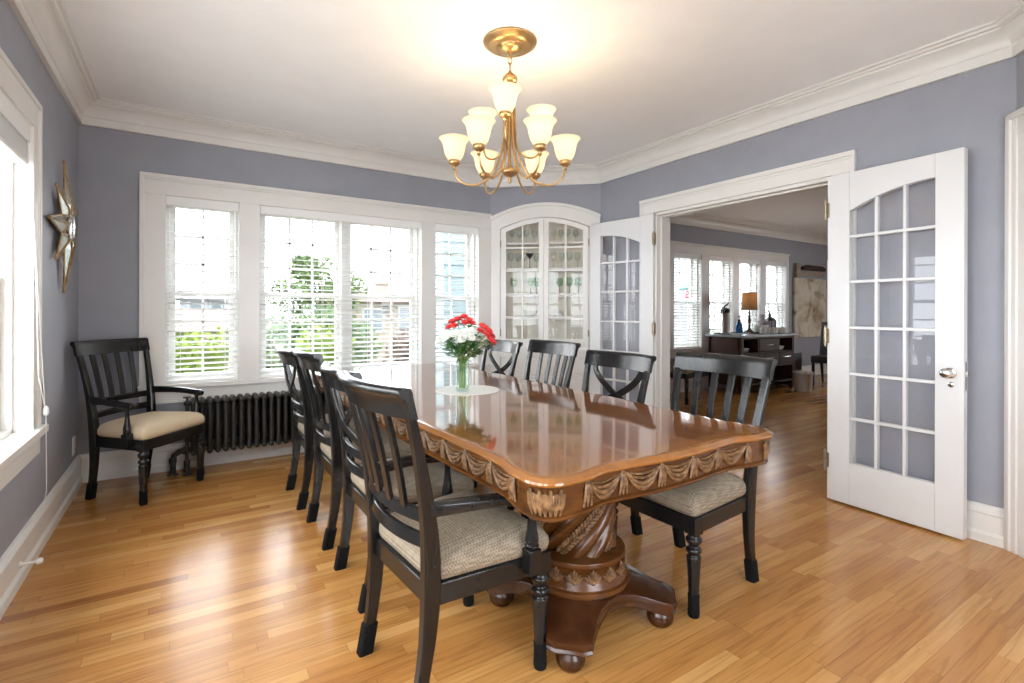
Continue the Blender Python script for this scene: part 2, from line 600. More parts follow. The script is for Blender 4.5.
# window casing on the back wall: local x = world x, local y=0 at the wall, room at -y
BM = Matrix.Translation((0, YB, 0))
b = MB()
cx0, cx1 = -0.269, 2.611
zt = 2.152
casing_bar(b, BM, cx0, cx1, WZ1, zt)
casing_bar(b, BM, cx0, BW[0][0], WZ0, WZ1)
casing_bar(b, BM, BW[0][1], BW[1][0], WZ0, WZ1)
casing_bar(b, BM, BW[1][1], BW[2][0], WZ0, WZ1)
casing_bar(b, BM, BW[2][1], cx1, WZ0, WZ1)
b.box(cx0 - 0.012, cx1, -0.036, 0, zt - 0.028, zt, BM)          # back band
b.box(cx0 - 0.012, cx0 + 0.016, -0.036, 0, 0.6, zt - 0.028, BM)
b.box(cx0 - 0.005, cx1, -0.030, 0, zt - 0.045, zt - 0.028, BM)
# stool and apron
b.box(cx0 - 0.035, cx1, -0.058, 0.08, 0.596, 0.629, BM)
b.box(cx0 - 0.012, cx1, -0.024, 0, 0.492, 0.596, BM)
b.box(cx0 - 0.012, cx1, -0.034, 0, 0.492, 0.510, BM)
# reveals
for a, e in BW:
    b.box(a - 0.012, a + 0.003, -0.01, 0.2, WZ0 + 0.002, WZ1, BM)
    b.box(e - 0.003, e + 0.012, -0.01, 0.2, WZ0 + 0.002, WZ1, BM)
    b.box(a, e, -0.01, 0.2, WZ1 - 0.003, WZ1 + 0.01, BM)
struct(b.build('trim_3', TRIM, bevel=0.003))

# left wall window casing: local x = world y ... use a matrix turning x->y, -y(room) -> +x
LM = Matrix(((0, -1, 0, XL), (1, 0, 0, 0), (0, 0, 1, 0), (0, 0, 0, 1)))
b = MB()
lx0, lx1 = -0.92, 3.315
ZL0, ZL1 = WZ0 - 0.02, WZ1 + 0.02
casing_bar(b, LM, lx0, lx1, ZL1, 2.16, 0.02)
le = [lx0] + [t for p in LW for t in p] + [lx1]
for i in range(0, len(le), 2):
    casing_bar(b, LM, le[i], le[i + 1], ZL0, ZL1, 0.02)
b.box(lx0, lx1, -0.026, 0, 2.132, 2.16, LM)
b.box(lx1 - 0.028, lx1, -0.026, 0, ZL0, 2.132, LM)
b.box(lx1 - 0.05, lx1 - 0.028, -0.023, 0, ZL0, 2.11, LM)
b.box(lx0 - 0.03, lx1 + 0.018, -0.048, 0.08, ZL0 - 0.03, ZL0 + 0.004, LM)
for a, e in LW:
    b.box(a - 0.012, a + 0.003, -0.01, 0.2, ZL0 + 0.002, ZL1, LM)
    b.box(e - 0.003, e + 0.012, -0.01, 0.2, ZL0 + 0.002, ZL1, LM)
    b.box(a, e, -0.01, 0.2, ZL1 - 0.003, ZL1 + 0.01, LM)
b.box(lx0, lx1, -0.02, 0, ZL0 - 0.13, ZL0 - 0.03, LM)
struct(b.build('trim_4', TRIM, bevel=0.003))

# doorway casing and jambs
RM = Matrix(((0, 1, 0, XR), (1, 0, 0, 0), (0, 0, 1, 0), (0, 0, 0, 1)))     # local x = world y, local -y = into the room (-X)
b = MB()
casing_bar(b, RM, 3.045, 3.185, 0, DZ + 0.005, 0.022)
casing_bar(b, RM, 1.467, 1.595, 0, DZ + 0.005, 0.022)
casing_bar(b, RM, 1.467, 3.185, DZ + 0.005, 2.150, 0.022)
b.box(1.458, 3.194, -0.036, 0, 2.124, 2.154, RM)
b.box(1.462, 3.19, -0.029, 0, 2.106, 2.124, RM)
b.box(3.166, 3.192, -0.034, 0, 0, 2.124, RM)
b.box(1.460, 1.486, -0.034, 0, 0, 2.124, RM)
b.box(3.145, 3.163, -0.027, 0, 0, DZ, RM)
struct(b.build('trim_5', TRIM, bevel=0.003))
b = MB()
b.box(XR - 0.004, XO + 0.02, DY1 - 0.02, DY1 + 0.005, 0, DZ)
b.box(XR - 0.004, XO + 0.02, DY0 - 0.005, DY0 + 0.02, 0, DZ)
b.box(XR - 0.004, XO + 0.02, DY0, DY1, DZ - 0.02, DZ + 0.005)
b.box(XR + 0.05, XR + 0.075, DY1 - 0.032, DY1 - 0.02, 0, DZ - 0.02)    # stops
b.box(XR + 0.05, XR + 0.075, DY0 + 0.02, DY0 + 0.032, 0, DZ - 0.02)
b.box(XR + 0.05, XR + 0.075, DY0 + 0.02, DY1 - 0.02, DZ - 0.032, DZ - 0.02)
b.box(XO, XO + 0.022, DY1 + 0.005, DY1 + 0.14, 0, DZ + 0.12)
b.box(XO, XO + 0.022, DY0 - 0.14, DY0 - 0.005, 0, DZ + 0.12)
struct(b.build('trim_6', TRIM, bevel=0.002))

# casing + closed door on the near angled wall (only its edge is in the frame)
b = MB()
b.box(0.0, 0.03, -0.050, 0, 0, 2.14, NM)
b.box(0.03, 0.06, -0.040, 0, 0, 2.11, NM)
b.box(0.06, 0.14, -0.032, 0, 0, 2.06, NM)
b.box(0.0, 1.14, -0.050, 0, 2.11, 2.14, NM)
b.box(0.03, 1.11, -0.036, 0, 2.03, 2.11, NM)
b.box(1.0, 1.14, -0.032, 0, 0, 2.11, NM)
struct(b.build('trim_7', TRIM, bevel=0.003))
b = MB()
b.box(0.145, 0.995, 0.02, 0.06, 0.01, 2.025, NM)
struct(b.build('door_3', DOORW, bevel=0.004))

# casing round the far windows
FM = Matrix.Translation((0, YLV, 0))
b = MB()
fx0, fx1 = 5.775, 8.86
casing_bar(b, FM, fx0, fx1, LVZ1, 2.17)
b.box(fx0 - 0.01, fx1 + 0.01, -0.036, 0, 2.14, 2.17, FM)
edges = [fx0] + [t for p in LVW for t in p] + [fx1]
for i in range(0, len(edges), 2):
    casing_bar(b, FM, edges[i], edges[i + 1], LVZ0, LVZ1)
b.box(fx0 - 0.03, fx1 + 0.03, -0.055, 0.08, LVZ0 - 0.03, LVZ0 + 0.003, FM)
for a, e in LVW:
    b.box(a - 0.012, a + 0.003, -0.01, 0.2, LVZ0 + 0.002, LVZ1, FM)
    b.box(e - 0.003, e + 0.012, -0.01, 0.2, LVZ0 + 0.002, LVZ1, FM)
b.box(fx0, fx1, -0.022, 0, LVZ0 - 0.13, LVZ0 - 0.03, FM)
b.box(10.2, 10.34, -0.024, 0, 0, 2.15, FM)
struct(b.build('trim_8', TRIM, bevel=0.003))

# ------------------------------------------------------------------ windows
win_no = [0]
def window(m, a, e, z0, z1, cols, rows, glass_y=0.10, low_rows=None, units=1):
    """double-hung unit(s); local frame of m: x along wall, +y outwards"""
    win_no[0] += 1
    root = sempty('window_%d' % win_no[0])
    zm = z0 + (z1 - z0) * 0.487
    uw = (e - a) / units
    fr = MB()
    fr.box(a, a + 0.022, 0.05, 0.19, z0, z1, m)
    fr.box(e - 0.022, e, 0.05, 0.19, z0, z1, m)
    fr.box(a, e, 0.05, 0.19, z1 - 0.022, z1, m)
    fr.box(a, e, 0.05, 0.19, z0, z0 + 0.02, m)
    for k in range(1, units):
        c = a + uw * k
        fr.box(c - 0.035, c + 0.035, 0.05, 0.19, z0, z1, m)
    struct(fr.build('frame', TRIM, root, bevel=0.002))
    for k in range(units):
        x0 = a + uw * k + (0.035 if k else 0.022)
        x1 = a + uw * (k + 1) - (0.035 if k < units - 1 else 0.022)
        for (q0, q1, yy, nr) in ((zm - 0.02, z1 - 0.022, glass_y + 0.035, rows), (z0 + 0.02, zm + 0.02, glass_y, low_rows or rows)):
            s = MB()
            t, d = 0.036, 0.032
            s.box(x0, x0 + t, yy, yy + d, q0, q1, m)
            s.box(x1 - t, x1, yy, yy + d, q0, q1, m)
            s.box(x0 + t, x1 - t, yy, yy + d, q1 - t, q1, m)
            s.box(x0 + t, x1 - t, yy, yy + d, q0, q0 + t + 0.008, m)
            for i in range(1, cols):
                xx = x0 + t + (x1 - x0 - 2 * t) * i / cols
                s.box(xx - 0.008, xx + 0.008, yy + 0.008, yy + 0.026, q0 + t, q1 - t, m)
            for i in range(1, nr):
                zz = q0 + t + (q1 - q0 - 2 * t) * i / nr
                s.box(x0 + t, x1 - t, yy + 0.008, yy + 0.026, zz - 0.008, zz + 0.008, m)
            so = struct(s.build('sash', TRIM, root))
            g = MB()
            g.box(x0 + t - 0.004, x1 - t + 0.004, yy + 0.015, yy + 0.019, q0 + t - 0.004, q1 - t + 0.004, m)
            struct(g.build('pane', GLASS, so))
    return root

window(BM, BW[0][0], BW[0][1], WZ0, WZ1, 2, 3)
window(BM, BW[1][0], BW[1][1], WZ0, WZ1, 3, 3, units=2)
window(BM, BW[2][0], BW[2][1], WZ0, WZ1, 2, 3)
for a, e in LW:
    window(LM, a, e, ZL0, ZL1, 2, 3, 0.085)
for a, e in LVW:
    window(FM, a, e, LVZ0, LVZ1, 2, 3)
window(Matrix.Translation((0, YF, 0)) @ Matrix.Rotation(PI, 4, 'Z'), -1.70, -0.45, 0.45, 2.2, 3, 3, units=1)  # unseen window filling the added front opening

def blind(m, a, e, ztop, zbot, label, tilt=0.16, y=0.03, pitch=0.041, group=None, wand=True):
    r = thing('window_blind', label, 'blind', group=group)
    q = MB()
    q.box(a + 0.004, e - 0.004, y - 0.030, y + 0.03, ztop - 0.05, ztop - 0.002, m)
    q.box(a + 0.002, e - 0.002, y - 0.036, y - 0.028, ztop - 0.066, ztop - 0.001, m)
    q.build('head_rail', BLINDR, r, bevel=0.002)
    q = MB()
    n = int((ztop - 0.075 - zbot - 0.02) / pitch)
    for i in range(n):
        z = ztop - 0.09 - i * pitch
        if z < zbot + 0.03:
            break
        dz = math.sin(tilt) * 0.025
        dy = math.cos(tilt) * 0.025
        q.loft([[m @ Vector((xx, y - dy, z - dz - 0.0018)), m @ Vector((xx, y, z + 0.0004)), m @ Vector((xx, y + dy, z + dz - 0.0014)),
                 m @ Vector((xx, y + dy, z + dz + 0.0014)), m @ Vector((xx, y, z + 0.0034)), m @ Vector((xx, y - dy, z - dz + 0.0014))] for xx in (a + 0.006, e - 0.006)])
    q.build('slats', BLIND, r, angle=60)
    q = MB()
    q.box(a + 0.006, e - 0.006, y - 0.026, y + 0.026, zbot, zbot + 0.022, m)
    q.build('bottom_rail', BLINDR, r, bevel=0.003)
    q = MB()
    nc = 2 if e - a < 0.8 else 4
    for i in range(nc):
        xx = a + 0.09 + (e - a - 0.18) * i / (nc - 1)
        for yy in (y - 0.026, y + 0.026):
            q.box(xx - 0.0012, xx + 0.0012, yy - 0.0008, yy + 0.0008, zbot + 0.02, ztop - 0.05, m)
    q.build('ladder_cord', BLINDR, r)
    if wand:
        q = MB()
        q.tube([m @ Vector((a + 0.05, y - 0.04, ztop - 0.06)), m @ Vector((a + 0.05, y - 0.042, ztop - 0.75))], 0.004, 6)
        q.build('tilt_wand', BLINDR, r)
    return r

blind(BM, *BW[0], WZ1, WZ0 + 0.003, 'narrow white slatted blind in the back window behind the corner armchair', wand=True)
blind(BM, *BW[1], WZ1, WZ0 + 0.003, 'widest white slatted blind across the double window above the radiator')
blind(BM, *BW[2], WZ1, WZ0 + 0.003, 'narrow white slatted blind beside the arched corner cabinet', wand=False)
LBL = ['first', 'second', 'third', 'fourth']
for k, (a, e) in enumerate(LVW):
    blind(FM, a, e, LVZ1, LVZ0 + 0.003, 'white slatted blind in the %s window from the left in the room beyond the doors' % LBL[k], tilt=0.3, wand=False)

# raised blind in the left window, with its cord
for k, (a, e) in enumerate(LW):
    if k < 2:
        continue
    r = thing('window_blind', 'white blind pulled right up at the top of the left wall window', 'blind')
    q = MB()
    q.box(a + 0.01, e - 0.01, 0.0, 0.062, ZL1 - 0.075, ZL1 - 0.002, LM)
    q.box(a + 0.008, e - 0.008, -0.008, 0.0, ZL1 - 0.085, ZL1 - 0.001, LM)
    q.build('head_rail', BLINDR, r, bevel=0.002)
    q = MB()
    for i in range(20):
        z = ZL1 - 0.08 - i * 0.0042
        q.box(a + 0.014, e - 0.014, 0.004, 0.056, z - 0.003, z, LM)
    q.build('slats', BLIND, r)
    q = MB()
    q.box(a + 0.012, e - 0.012, 0.003, 0.057, ZL1 - 0.186, ZL1 - 0.165, LM)
    q.build('bottom_rail', BLINDR, r, bevel=0.003)
    q = MB()
    yc = e + 0.02
    q.tube([LM @ Vector((e - 0.03, -0.012, ZL1 - 0.09)), LM @ Vector((yc - 0.03, -0.030, 1.3)), LM @ Vector((yc - 0.015, -0.036, 0.86)), LM @ Vector((yc + 0.055, -0.046, 0.70))], 0.0022, 6)
    q.tube([LM @ Vector((e - 0.06, -0.012, ZL1 - 0.09)), LM @ Vector((yc + 0.02, -0.034, 1.1)), LM @ Vector((yc + 0.055, -0.046, 0.70))], 0.0022, 6)
    q.tube([LM @ Vector((yc + 0.055, -0.050, 0.66)), LM @ Vector((yc + 0.058, -0.052, 0.3)), LM @ Vector((yc + 0.06, -0.040, 0.22))], 0.0018, 6)
    co = q.build('lift_cord', BLINDR, r)
    q = MB()
    q.lathe([(0.003, 0.04), (0.010, 0.03), (0.012, 0.01), (0.009, -0.004), (0.003, -0.008)], 10, LM @ Matrix.Translation((yc + 0.056, -0.05, 0.668)))
    q.build('tassel', BLINDR, co)

# ------------------------------------------------------------------ french door leaves
def leaf(name, hinge, rz, side, length, low, knob_room):
    """x from the hinge edge to the free edge; face towards the room at y = 0 on `side`"""
    root = sempty(name, hinge, rz)
    T = 0.042
    y0, y1 = (0.0, T) if side > 0 else (-T, 0.0)
    ga, gb = 0.127, length - 0.122
    zb, ze, za = 0.262, 1.775, 1.882
    def top(x):
        t = (x - ga) / (gb - ga)
        return ze + (za - ze) * (1 - (1 - t) ** 2)
    f = MB()
    z1 = 2.008
    f.box(0, ga, y0, y1, low, z1)
    f.box(gb, length, y0, y1, low, z1)
    f.box(ga, gb, y0, y1, low, zb)
    f.prism([(ga, z1), (gb, z1)] + [(gb - (gb - ga) * i / 14, top(gb - (gb - ga) * i / 14)) for i in range(15)], y0, y1, 'y')
    struct(f.build('panel_frame', DOORW, root, bevel=0.0025))
    mu = MB()
    w_ = gb - ga
    for i in (1, 2):
        xx = ga + w_ * i / 3
        mu.box(xx - 0.0085, xx + 0.0085, y0 + 0.006, y1 - 0.006, zb, top(xx) + 0.002)
    for z in (0.528, 0.797, 1.074, 1.350, 1.622):
        mu.box(ga, gb, y0 + 0.0062, y1 - 0.0062, z - 0.0085, z + 0.0085)
    struct(mu.build('muntins', DOORW, root, bevel=0.003))
    g = MB()
    g.prism([(ga - 0.003, zb), (gb + 0.003, zb)] + [(gb - w_ * i / 14, top(gb - w_ * i / 14)) for i in range(15)] , (y0 + y1) / 2 - 0.0015, (y0 + y1) / 2 + 0.0015, 'y')
    struct(g.build('pane', GLASS, root))
    h = None
    for z in (0.25, 1.02, 1.80):
        h = MB()
        h.tube([(-0.008, (y0 if side > 0 else y1) - 0.006 * side, z - 0.055), (-0.008, (y0 if side > 0 else y1) - 0.006 * side, z + 0.055)], 0.009, 8)
        h.ball((-0.008, (y0 if side > 0 else y1) - 0.006 * side, z + 0.06), 0.007)
        h.ball((-0.008, (y0 if side > 0 else y1) - 0.006 * side, z - 0.06), 0.007)
        h.box(-0.004, 0.0, y0, y1, z - 0.05, z + 0.05)
        h.box(0.0, 0.012, (y0 if side > 0 else y1) - 0.002, (y0 if side > 0 else y1) + 0.001, z - 0.045, z + 0.045)
        struct(h.build('hinge', HINGE, root))
    if knob_room:
        k = MB()
        xk, zk = length - 0.058, 0.855
        kb = Matrix.Translation((xk, y0 if side > 0 else y1, zk)) @ Matrix.Rotation(PI / 2 * (1 if side > 0 else -1), 4, 'X')
        k.lathe([(0.001, 0), (0.029, 0), (0.027, 0.006), (0.012, 0.010), (0.010, 0.030), (0.016, 0.036), (0.024, 0.042), (0.026, 0.052), (0.020, 0.062), (0.006, 0.066), (0.001, 0.066)], 20, kb)
        ko = struct(k.build('knob', CHROME, root))
        k = MB()
        kb2 = Matrix.Translation((xk + 0.006, y0 if side > 0 else y1, zk - 0.06)) @ Matrix.Rotation(PI / 2 * (1 if side > 0 else -1), 4, 'X')
        k.lathe([(0.001, 0), (0.015, 0), (0.014, 0.004), (0.009, 0.006), (0.001, 0.007)], 14, kb2)
        k.box(xk + 0.003, xk + 0.009, (y0 - 0.010 if side > 0 else y1), (y0 if side > 0 else y1 + 0.010), zk - 0.066, zk - 0.054)
        struct(k.build('keyhole_cover', CHROME, root))
        k = MB()
        k.box(length - 0.001, length + 0.0015, (y0 + y1) / 2 - 0.010, (y0 + y1) / 2 + 0.010, zk - 0.085, zk + 0.06)
        k.box(length, length + 0.012, (y0 + y1) / 2 - 0.006, (y0 + y1) / 2 + 0.006, zk - 0.012, zk + 0.012)
        struct(k.build('latch_plate', CHROME, root))
    return root

leaf('door_1', (3.357, 1.59, 0), math.atan2(0.906 - 1.59, 3.315 - 3.357), 1, 0.672, 0.012, True)
leaf('door_2', (3.398, 3.026, 0), math.radians(98.5), -1, 0.702, 0.012, False)

# ------------------------------------------------------------------ built-in corner cabinet
CABIN = noisy('cabinet_interior', (0.80, 0.76, 0.66), (0.85, 0.81, 0.72), 12.0, 0.6, stretch=(6, 6, 0.5))
cab = thing('corner_cabinet', 'white built-in corner cabinet with arched glass doors and drawers', 'cabinet', DA, DANG)
cm = 0.55
q = MB()
def cab_out(s): return arch(s, 0.545, 2.115, 2.248)
def cab_in(s): return arch(s, 0.445, 2.000, 2.108)
so0, so1 = 0.014, 1.104
si0, si1 = 0.108, 0.998
pl = [(so0, 0.0), (si0, 0.0)] + [(si0 + (si1 - si0) * i / 20, cab_in(si0 + (si1 - si0) * i / 20)) for i in range(21)] + [(si1, 0.0), (so1, 0.0)]
pl += [(so1 - (so1 - so0) * i / 20, cab_out(so1 - (so1 - so0) * i / 20)) for i in range(21)]
q.prism(pl, -0.024, 0.012, 'y')
# raised band that follows the outside of the arch
bd = [(so1 + 0.008 - (so1 - so0 + 0.016) * i / 20, cab_out(so1 - (so1 - so0) * i / 20) + 0.006) for i in range(21)]
bd += [(so0 + (so1 - so0) * i / 20, cab_out(so0 + (so1 - so0) * i / 20) - 0.026) for i in range(21)]
q.prism(bd, -0.040, -0.020, 'y')
q.box(si0, si1, -0.018, 0.012, 0.70, 0.795)
q.box(si0, si1, -0.034, 0.02, 0.775, 0.800)
q.box(si0, si1, -0.018, 0.012, 0.0, 0.10)
q.box(cm - 0.02, cm + 0.02, -0.018, 0.012, 0.1, 0.70)
q.box(si0, si1, -0.018, 0.012, 0.52, 0.545)
q.build('face_frame', TRIM, cab, bevel=0.003)
q = MB()
q.prism([(si0 - 0.015, 0.011), (si1 + 0.015, 0.011), (si1 + 0.015, 0.05), (0.76, 0.33), (0.34, 0.33), (si0 - 0.015, 0.05)], 0.60, 0.62)
pts_b = [(si0 - 0.015, 0.012), (si0 - 0.015, 0.05), (0.34, 0.33), (0.76, 0.33), (si1 + 0.015, 0.05), (si1 + 0.015, 0.012)]
for (x0, y0), (x1, y1) in zip(pts_b, pts_b[1:]):
    d = Vector((x1 - x0, y1 - y0)).normalized()
    n_ = Vector((-d.y, d.x)) * 0.012
    q.prism([(x0, y0), (x1, y1), (x1 + n_.x, y1 + n_.y), (x0 + n_.x, y0 + n_.y)], 0.05, 2.2)
q.prism([(si0 - 0.015, 0.013), (si1 + 0.015, 0.013), (si1 + 0.015, 0.05), (0.76, 0.33), (0.34, 0.33), (si0 - 0.015, 0.05)], 2.13, 2.15)
q.build('cabinet_body', CABIN, cab)
SHELVES = (0.862, 1.105, 1.336, 1.606, 1.868)
for z in SHELVES:
    q = MB()
    q.prism([(si0 - 0.01, 0.035), (si1 + 0.01, 0.035), (si1 + 0.01, 0.05), (0.757, 0.326), (0.343, 0.326), (si0 - 0.01, 0.05)], z - 0.02, z)
    q.build('shelf', TRIM, cab)
def cab_door(s0, s1, inner):
    d = MB()
    g0 = s0 + (0.058 if inner > 0 else 0.048)
    g1 = s1 - (0.048 if inner > 0 else 0.058)
    zb_, zg = 0.798, 0.887
    def ti(s): return arch(s, 0.445, 2.000, 2.106) - 0.003
    def tg(s): return arch(s, 0.385, 1.968, 2.058)
    d.box(s0, g0, -0.020, 0.008, zb_, min(ti(s0), ti(g0)))
    d.box(g1, s1, -0.020, 0.008, zb_, min(ti(s1), ti(g1)))
    d.box(g0, g1, -0.020, 0.008, zb_, zg)
    n = 12
    d.prism([(s0 + (s1 - s0) * i / n, ti(s0 + (s1 - s0) * i / n)) for i in range(n + 1)] + [(s1, min(ti(s1), ti(g1)) - 0.03), (g1, tg(g1))] + [(g1 - (g1 - g0) * i / n, tg(g1 - (g1 - g0) * i / n)) for i in range(1, n)] + [(g0, tg(g0)), (s0, min(ti(s0), ti(g0)) - 0.03)], -0.0195, 0.0075, 'y')
    mid = (g0 + g1) / 2
    d.box(mid - 0.0085, mid + 0.0085, -0.015, 0.004, zg, tg(mid) + 0.01)
    for z in (1.108, 1.338, 1.575, 1.806):
        d.box(g0, g1, -0.0148, 0.0038, z - 0.0085, z + 0.0085)
    do = d.build('door', TRIM, cab, bevel=0.002)
    g = MB()
    g.prism([(g0 - 0.003, zg - 0.003), (g1 + 0.003, zg - 0.003)] + [(g1 - (g1 - g0) * i / n, tg(g1 - (g1 - g0) * i / n) + 0.003) for i in range(n + 1)], -0.006, -0.003, 'y')
    g.build('pane', GLASS, do)
    k = MB()
    xk = s1 - 0.022 if inner > 0 else s0 + 0.022
    if inner > 0:
        k.lathe([(0.001, 0), (0.010, 0), (0.005, 0.006), (0.005, 0.012), (0.011, 0.018), (0.009, 0.026), (0.001, 0.028)], 12, Matrix.Translation((xk, -0.020, 1.50)) @ Matrix.Rotation(PI / 2, 4, 'X'))
        k.build('knob', CHROME, do)
    for z in (0.95, 1.85):
        hg = MB()
        xh = s0 if inner > 0 else s1
        hg.tube([(xh, -0.024, z - 0.035), (xh, -0.024, z + 0.035)], 0.006, 6)
        hg.build('hinge', HINGE, do)
cab_door(si0 + 0.003, cm - 0.0015, 1)
cab_door(cm + 0.0015, si1 - 0.003, -1)
for s0, s1 in ((si0 + 0.004, cm - 0.023), (cm + 0.023, si1 - 0.004)):
    for z0, z1, nm in ((0.549, 0.696, 'drawer'), (0.104, 0.516, 'cupboard_door')):
        d = MB()
        d.box(s0, s1, -0.020, 0.008, z0, z1)
        if nm == 'cupboard_door':
            d.box(s0 + 0.05, s1 - 0.05, -0.026, -0.018, z0 + 0.05, z1 - 0.05)
        do = d.build(nm, TRIM, cab, bevel=0.004)
        k = MB()
        kx = (s0 + s1) / 2 if nm == 'drawer' else (s1 - 0.03 if s1 < 0.6 else s0 + 0.03)
        k.lathe([(0.001, 0), (0.012, 0), (0.006, 0.008), (0.006, 0.014), (0.015, 0.02), (0.012, 0.03), (0.001, 0.032)], 12, Matrix.Translation((kx, -0.020, z1 - 0.045)) @ Matrix.Rotation(PI / 2, 4, 'X'))
        k.build('knob', CABIN, do)

# glassware on the cabinet shelves
CLEAR = thin_glass('drinking_glass', (0.93, 0.95, 0.94), 1.45, 2.0)
GREENG = thin_glass('green_glass', (0.80, 0.89, 0.80), 1.45, 2.0)
def goblet(label, group, loc, h, r, material, stem_dark=False):
    root = thing('wine_glass', label, 'glass', loc, 0, group)
    q = MB()
    q.lathe([(0.004, h * 0.45), (r * 0.75, h * 0.52), (r, h * 0.68), (r * 0.95, h * 0.85), (r * 0.82, h), (r * 0.79, h), (r * 0.92, h * 0.85), (r * 0.96, h * 0.68), (r * 0.7, h * 0.535), (0.003, h * 0.47)], 14)
    q.build('bowl', material, root)
    q = MB()
    q.lathe([(r * 0.85, 0), (r * 0.82, 0.004), (0.006, 0.010), (0.004, 0.03), (0.004, h * 0.45)], 12)
    q.build('stem', mat_stem if stem_dark else material, root)
    return root
mat_stem = mat('dark_stem_glass', (0.05, 0.06, 0.05), 0.15)
def cabpt(s, y, z):
    return DM @ Vector((s, y, z))
rows = [(1.868, 'top shelf', 0.135, 0.030, CLEAR, False, (0.21, 0.28, 0.36, 0.44, 0.64, 0.71, 0.78, 0.86), 'clear stemmed glass on the top shelf of the corner cabinet', 'glasses on the cabinet top shelf'),
        (1.606, 'second shelf', 0.165, 0.033, CLEAR, False, (0.20, 0.265, 0.34, 0.46, 0.64, 0.72, 0.80, 0.88), 'taller clear goblet on the second shelf of the corner cabinet', 'goblets on the second cabinet shelf'),
        (1.336, 'third shelf', 0.175, 0.036, GREENG, True, (0.23, 0.40, 0.47, 0.70, 0.80, 0.89), 'green tinted glass with dark stem in the corner cabinet', 'green glasses in the cabinet')]
for z, nm, h, r, mt, dk, ss, lb, gp in rows:
    proto = None
    for i, s in enumerate(ss):
        yy = 0.09 + 0.05 * (i % 2)
        if proto is None:
            proto = goblet(lb, gp, cabpt(s, yy, z), h, r, mt, dk)
        else:
            c = copy_tree(proto)
            c.location = cabpt(s, yy, z)
q = MB()
q.lathe([(0.02, 0), (0.03, 0.004), (0.05, 0.03), (0.085, 0.07), (0.082, 0.072), (0.045, 0.034), (0.02, 0.01)], 18)
bw = tag(q.build('bowl', CLEAR), 'clear glass bowl on the lower cabinet shelf behind the left glass door', 'bowl')
bw.location = cabpt(0.40, 0.15, 1.105)
q = MB()
q.lathe([(0.02, 0), (0.05, 0.004), (0.055, 0.03), (0.03, 0.06), (0.004, 0.07)], 16)
bw = tag(q.build('sugar_bowl', mat('white_china', (0.75, 0.74, 0.71), 0.2)), 'small white china pot on the lower cabinet shelf, right glass door', 'bowl')
bw.location = cabpt(0.69, 0.13, 1.105)
q = MB()
q.lathe([(0.002, 0.0), (0.006, 0.012), (0.04, 0.06), (0.042, 0.064), (0.002, 0.066)], 14)
bw = tag(q.build('dark_goblet', mat('dark_red_glass', (0.04, 0.02, 0.03), 0.15)), 'small dark conical cup on the second cabinet shelf, left glass door', 'cup')
bw.location = cabpt(0.395, 0.09, 1.606)
q = MB()
q.lathe([(0.001, 0.0), (0.03, 0.0), (0.028, 0.004), (0.004, 0.01), (0.003, 0.09), (0.001, 0.09)], 12)
o = q.build('stem', bw.data.materials[0], bw)
bw.location.z += 0.088
o.location.z = -0.086

# ------------------------------------------------------------------ dining table
TC = Vector((1.28, 2.436, 0))
TA, TB = 0.515, 1.358
def outline(inset=0.0):
    pts = []
    r = 0.075
    def ins(t, half, c):
        """t: distance from the near corner end of the side"""
        d = min(t, 2 * half - t)
        if d < 0.13:
            return 0.0
        if d < 0.24:
            return 0.020 * smooth01((d - 0.13) / 0.11)
        return 0.020 * (1 - 0.85 * smooth01((d - 0.24) / (c - 0.24)))
    sides = [((-TA, -TB), (1, 0), (0, -1), TA, 0.50, 40), ((TA, -TB), (0, 1), (1, 0), TB, 0.95, 90),
             ((TA, TB), (-1, 0), (0, 1), TA, 0.50, 40), ((-TA, TB), (0, -1), (-1, 0), TB, 0.95, 90)]
    for (ox, oy), (dx, dy), (nx, ny), half, c, n in sides:
        for i in range(n + 1):
            t = r + (2 * half - 2 * r) * i / n
            k = ins(t, half, c) + inset
            pts.append((ox + dx * t - nx * k, oy + dy * t - ny * k))
        # rounded corner at the end of this side
        ex, ey = ox + dx * 2 * half, oy + dy * 2 * half
        ccx, ccy = ex - dx * r - nx * r, ey - dy * r - ny * r
        rr = r - inset
        for j in range(1, 8):
            a = math.radians(90) * j / 8
            pts.append((ccx + (nx * math.cos(a) + dx * math.sin(a)) * rr, ccy + (ny * math.cos(a) + dy * math.sin(a)) * rr))
    return pts
def ring(inset, z):
    return [Vector((x, y, z)) for x, y in outline(inset)]
table = thing('dining_table', 'long polished cherry dining table with carved swag apron and twisted pedestals', 'table', TC)
q = MB()
q.loft([ring(0.03, 0.739), ring(0.012, 0.739), ring(0.003, 0.742), ring(0.0, 0.747), ring(0.002, 0.752), ring(0.006, 0.7545), ring(0.008, 0.755), ring(0.013, 0.7590), ring(0.018, 0.7600), ring(0.034, 0.7602)])
top_o = q.build('tabletop', TOPW, table, angle=35)
q = MB()
q.loft([ring(0.045, 0.650), ring(0.022, 0.650), ring(0.018, 0.654), ring(0.018, 0.660), ring(0.026, 0.664), ring(0.026, 0.730), ring(0.018, 0.735), ring(0.018, 0.740), ring(0.05, 0.740), ring(0.05, 0.66)], caps=False, closed=True)
apron = q.build('apron', CHERRY, table, angle=35)
